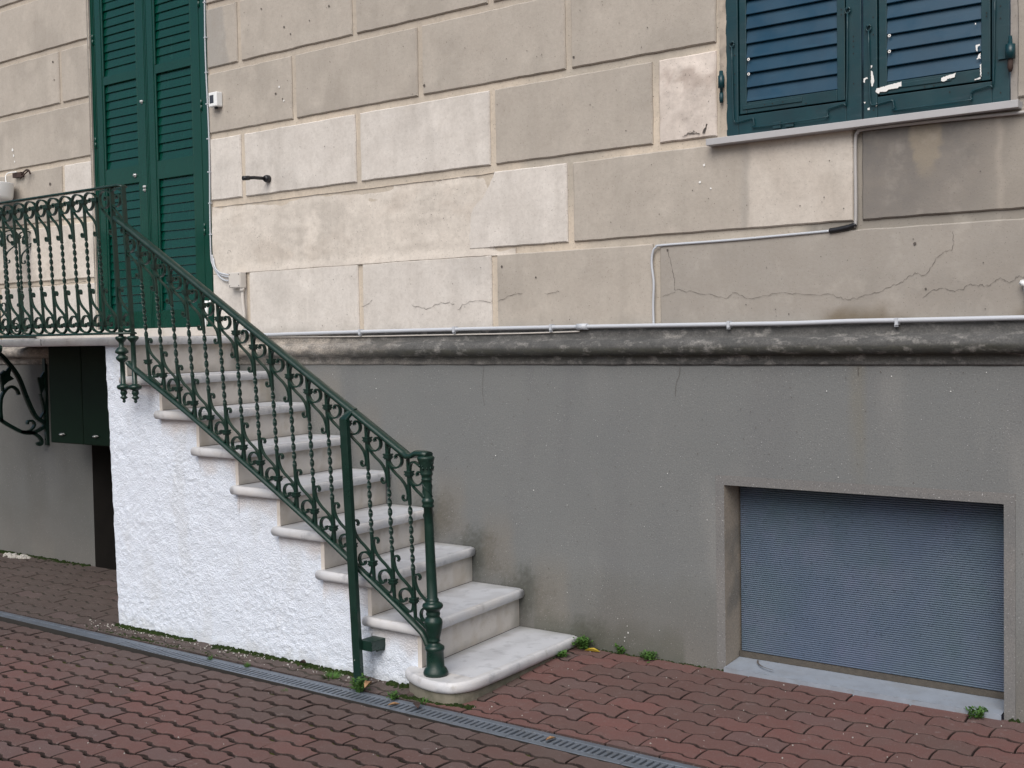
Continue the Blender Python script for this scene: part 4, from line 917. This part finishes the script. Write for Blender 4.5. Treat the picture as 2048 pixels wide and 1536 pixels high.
# ------------------------------------------------------------------ small life and litter
def weed(x, y, r, h, n, label, m='leaf', grass=False, lean=(0,0)):
    z = GZ(x, y) - .004
    o = thing('weed', label, 'weed', (x, y, z), 'weeds along the wall foot and drain'); g = MB()
    rs = random.Random(int((x*13+y*7)*1000))
    r *= .8; h *= .8
    for i in range(n):
        a = rs.uniform(0, 6.283); q = r*math.sqrt(rs.random()); hh = h*rs.uniform(.35, 1)
        bx, by = x + q*.35*math.cos(a), y + q*.35*math.sin(a)
        tx, ty, tz = x + q*math.cos(a) + lean[0]*hh, min(-.006, y + q*math.sin(a) + lean[1]*hh), z + hh
        if grass:
            s = .0022; g.add([(bx-s,by,z),(bx+s,by,z),((bx+tx)/2+s*.7,(by+ty)/2,z+hh*.6),((bx+tx)/2-s*.7,(by+ty)/2,z+hh*.6),(tx,ty,tz)], [(0,1,2,3),(3,2,4)])
        else:
            s = .0011; g.add([(bx-s,by,z),(bx+s,by,z),(tx+s,ty,tz),(tx-s,ty,tz)], [(0,1,2,3)])
            for k in range(rs.choice([2,3,3])):
                b2 = rs.uniform(0, 6.283); w = rs.uniform(.006, .012); l = rs.uniform(.010, .020); el = rs.uniform(-.2, .9)
                d = Vector((math.cos(b2)*math.cos(el), math.sin(b2)*math.cos(el), math.sin(el))); sd = Vector((-math.sin(b2), math.cos(b2), rs.uniform(-.3,.3)))
                p = Vector((tx, ty, tz - k*.006)); pts = [p, p + d*l*.45 + sd*w*.5, p + d*l*.85 + sd*w*.35, p + d*l, p + d*l*.85 - sd*w*.35, p + d*l*.45 - sd*w*.5]
                pts = [(v.x, min(v.y, -.004), v.z) for v in pts]; g.add(pts, [(0,1,2,3,4,5)])
    g.build('leaves', M[m], o); return o
weed(-3.055, -.03, .055, .085, 70, 'leafy green weed at the wall end of the bottom marble step', lean=(.3,-.4))
weed(-3.07, -.17, .045, .04, 34, 'small weed under the wall side of the bottom step slab')
weed(-2.86, -.014, .035, .05, 22, 'tiny weed at the wall foot just right of the bottom step weed')
weed(-2.71, -.018, .055, .04, 42, 'low weed at the foot of the grey wall midway to the basement window')
weed(-1.305, -.035, .045, .045, 46, 'clover tuft at the right end of the basement window ledge')
weed(-3.555, -.955, .050, .075, 60, 'leafy weed growing over the drain grating beside the support post')
weed(-3.36, -.955, .030, .035, 26, 'small weed in the drain grating in front of the bottom step')
weed(-3.80, -.885, .090, .030, 120, 'grass tuft at the foot of the white side wall left of the post', grass=True)
weed(-4.27, -.955, .030, .030, 34, 'sprig of grass in the drain slots before the white wall', grass=True)
weed(-4.52, -.965, .030, .03, 26, 'leftmost grass sprig growing in the drain slots', grass=True)
weed(-3.22, -.935, .050, .035, 40, 'grass growing against the base under the bottom step', grass=True)
weed(-3.83, -1.12, .035, .02, 22, 'flat grass sprig on the pavers below the drain', grass=True)
ms = MB(); rs = random.Random(3)
def moss_lump(x, y, r, hgt):
    z = GZ(x, y) - .006; n = 7
    L = [[(x + r*f*(1+.3*rs.uniform(-1,1))*math.cos(6.283*k/n), min(-.003, y + r*f*(1+.3*rs.uniform(-1,1))*math.sin(6.283*k/n)), z + hh) for k in range(n)] for f, hh in ((1,0),(.85,hgt*.55),(.45,hgt))]
    ms.loops(L, 0, (False, True), smooth=True)
for i in range(1500):
    t = rs.random(); x = -5.47 + 2.07*t; 
    if ns(x, 0, 0, 3.5, 3) < -.25: continue
    y = -.806 - abs(rs.gauss(0, .020)); moss_lump(x, y, rs.uniform(.004,.013), rs.uniform(.004,.013)*(1.3 if y > -.83 else .6))
for i in range(380):
    x = rs.uniform(-8.6, -6.95); moss_lump(x, -.006 - abs(rs.gauss(0, .02)), rs.uniform(.006,.016), rs.uniform(.006,.016))
for i in range(260):
    x = rs.uniform(-3.08, -2.35); moss_lump(x, -.004 - abs(rs.gauss(0, .008)), rs.uniform(.003,.007), rs.uniform(.003,.010))
for i in range(120):
    x = rs.uniform(-1.2, -.6); moss_lump(x, -.004 - abs(rs.gauss(0, .012)), rs.uniform(.004,.009), rs.uniform(.006,.014))
for i in range(420):
    x = rs.uniform(-5.6, -4.3); moss_lump(x, DY0 + .006 + abs(rs.gauss(0, .012)), rs.uniform(.004,.009), rs.uniform(.003,.010))
for i in range(200):
    t = rs.random(); x = -3.36 + .36*t; moss_lump(x, -.905 - .02*rs.random() + .10*max(0, t-.6), rs.uniform(.005,.010), rs.uniform(.006,.014))
tag(ms.build('moss', M['moss']), 'dark green moss along the wall foot, steps and drain', 'moss', kind='stuff')
fl = MB()
def flake(x, y, r):
    z = GZ(x, y) + .003; n = 5; a0 = rs.random()*6
    P = [(x + r*rs.uniform(.6,1.3)*math.cos(a0+6.283*k/n), y + r*rs.uniform(.5,1.1)*math.sin(a0+6.283*k/n)) for k in range(n)]
    fl.loops([[(a, b, z-.002) for a, b in P], [(x+(a-x)*.8, y+(b-y)*.8, z+r*.4) for a, b in P]], 0, (False, True))
for i in range(330):
    k = rs.random()
    if k < .62: x = rs.uniform(-5.7, -3.5); y = -.82 - abs(rs.gauss(0, .05))
    elif k < .80: x = rs.uniform(-3.0, -1.2); y = rs.uniform(-.92, -.05)
    else: x = rs.uniform(-6.5, -1.5); y = rs.uniform(-2.2, -1.08)
    if DY1-.01 < y < DY0+.005: continue
    flake(x, y, rs.choice([.0015,.002,.0025,.003,.0055]) if k < .62 else rs.choice([.0012,.0015,.002,.0032]))
tag(fl.build('paint_flakes', M['flake']), 'small white paint flakes and grit scattered on the paving', 'grit', kind='stuff')
def leaf(x, y, l, w, rot, m, label, up=.012, on=0):
    z = GZ(x, y) + .002 + on; g = MB(); c, s = math.cos(rot), math.sin(rot)
    P = [(-.5,0),(-.25,.35),(.1,.5),(.4,.28),(.6,0),(.4,-.28),(.1,-.5),(-.25,-.35)]
    top = [(x + c*a*l - s*b*w, y + s*a*l + c*b*w, z + up*(abs(b)*1.6 + .5*a*a)) for a, b in P]
    g.loops([top, [(p[0], p[1], p[2]+.0012) for p in top]])
    tag(g.build('fallen_leaf', M[m]), label, 'leaf', 'dry fallen leaves')
leaf(-3.50, -.96, .060, .028, 1.9, 'dry', 'pale tan leaf standing in the weed on the drain', .03, .025)
leaf(-3.30, -1.02, .045, .018, .9, 'dry', 'small tan leaf lying across the drain slots before the bottom step')
leaf(-3.20, -.99, .055, .030, 2.5, 'rust', 'brown curled leaf on the drain right of the small tan leaf', .02)
leaf(-2.53, -1.01, .040, .016, 1.2, 'dry', 'narrow tan leaf caught in the drain slots furthest right')
leaf(-2.985, -.055, .070, .016, .1, 'dry_y', 'long yellow leaf beside the weed at the wall', .02)
leaf(-4.02, -.845, .030, .022, .4, 'rust', 'rust brown leaf in the moss by the white side wall', .02, .015)
rb = MB()
for i in range(46):
    x = -7.72 + rs.gauss(0, .075); y = -.045 - abs(rs.gauss(0, .035)); r = rs.uniform(.006, .022); z = GZ(x, y)
    rb.loops([[(x + r*f*rs.uniform(.7,1.2)*math.cos(a), y + r*f*rs.uniform(.7,1.2)*math.sin(a), z + hh*r) for a in [6.283*k/6 for k in range(6)]] for f, hh in ((1,0),(.9,.5),(.4,1.0))], 0, (False, True))
tag(rb.build('plaster_rubble', M['flake']), 'heap of pale plaster crumbs at the foot of the wall under the landing', 'rubble')

# ------------------------------------------------------------------ CAMERA
cam = bpy.data.cameras.new('camera'); co = bpy.data.objects.new('camera', cam); C.objects.link(co)
yaw, pitch, roll = R(-37.49722017), R(-2.28477041), R(-.99018241)
f = Vector((math.sin(yaw)*math.cos(pitch), math.cos(yaw)*math.cos(pitch), math.sin(pitch)))
r = f.cross(Vector((0,0,1))).normalized(); u = r.cross(f)
r2 = r*math.cos(roll) + u*math.sin(roll); u2 = -r*math.sin(roll) + u*math.cos(roll)
co.matrix_world = Matrix(((r2.x,u2.x,-f.x,0),(r2.y,u2.y,-f.y,-4.5),(r2.z,u2.z,-f.z,0),(0,0,0,1)))
cam.sensor_width = 36; cam.lens = 2400/2048*36; cam.clip_end = 300; cam.clip_start = .05
bpy.context.scene.camera = co
# ------------------------------------------------------------------ LIGHT
sc = bpy.context.scene
w = bpy.data.worlds.new('World'); sc.world = w; w.use_nodes = True
nt = w.node_tree; bg = nt.nodes['Background']; sky = nt.nodes.new('ShaderNodeTexSky'); sky.sky_type = 'NISHITA'; sky.sun_disc = False
SE, SA = 46, 160       # elevation, compass azimuth of the veiled sun
sky.sun_elevation = R(SE); sky.sun_rotation = R(SA); sky.air_density = 1.0; sky.dust_density = 3.0; sky.ozone_density = 1.0
nt.links.new(sky.outputs[0], bg.inputs[0]); bg.inputs[1].default_value = .078
sd = bpy.data.lights.new('sun', 'SUN'); sd.energy = 1.75; sd.angle = R(48); sd.color = (1, .965, .925)
so = bpy.data.objects.new('sun', sd); C.objects.link(so)
dirv = Vector((math.sin(R(SA))*math.cos(R(SE)), math.cos(R(SA))*math.cos(R(SE)), math.sin(R(SE))))
so.rotation_euler = dirv.to_track_quat('Z', 'Y').to_euler()
so.location = (1, -6, 6)
sc.view_settings.view_transform = 'Standard'; sc.view_settings.look = 'None'; sc.view_settings.gamma = 1; sc.view_settings.exposure = .58
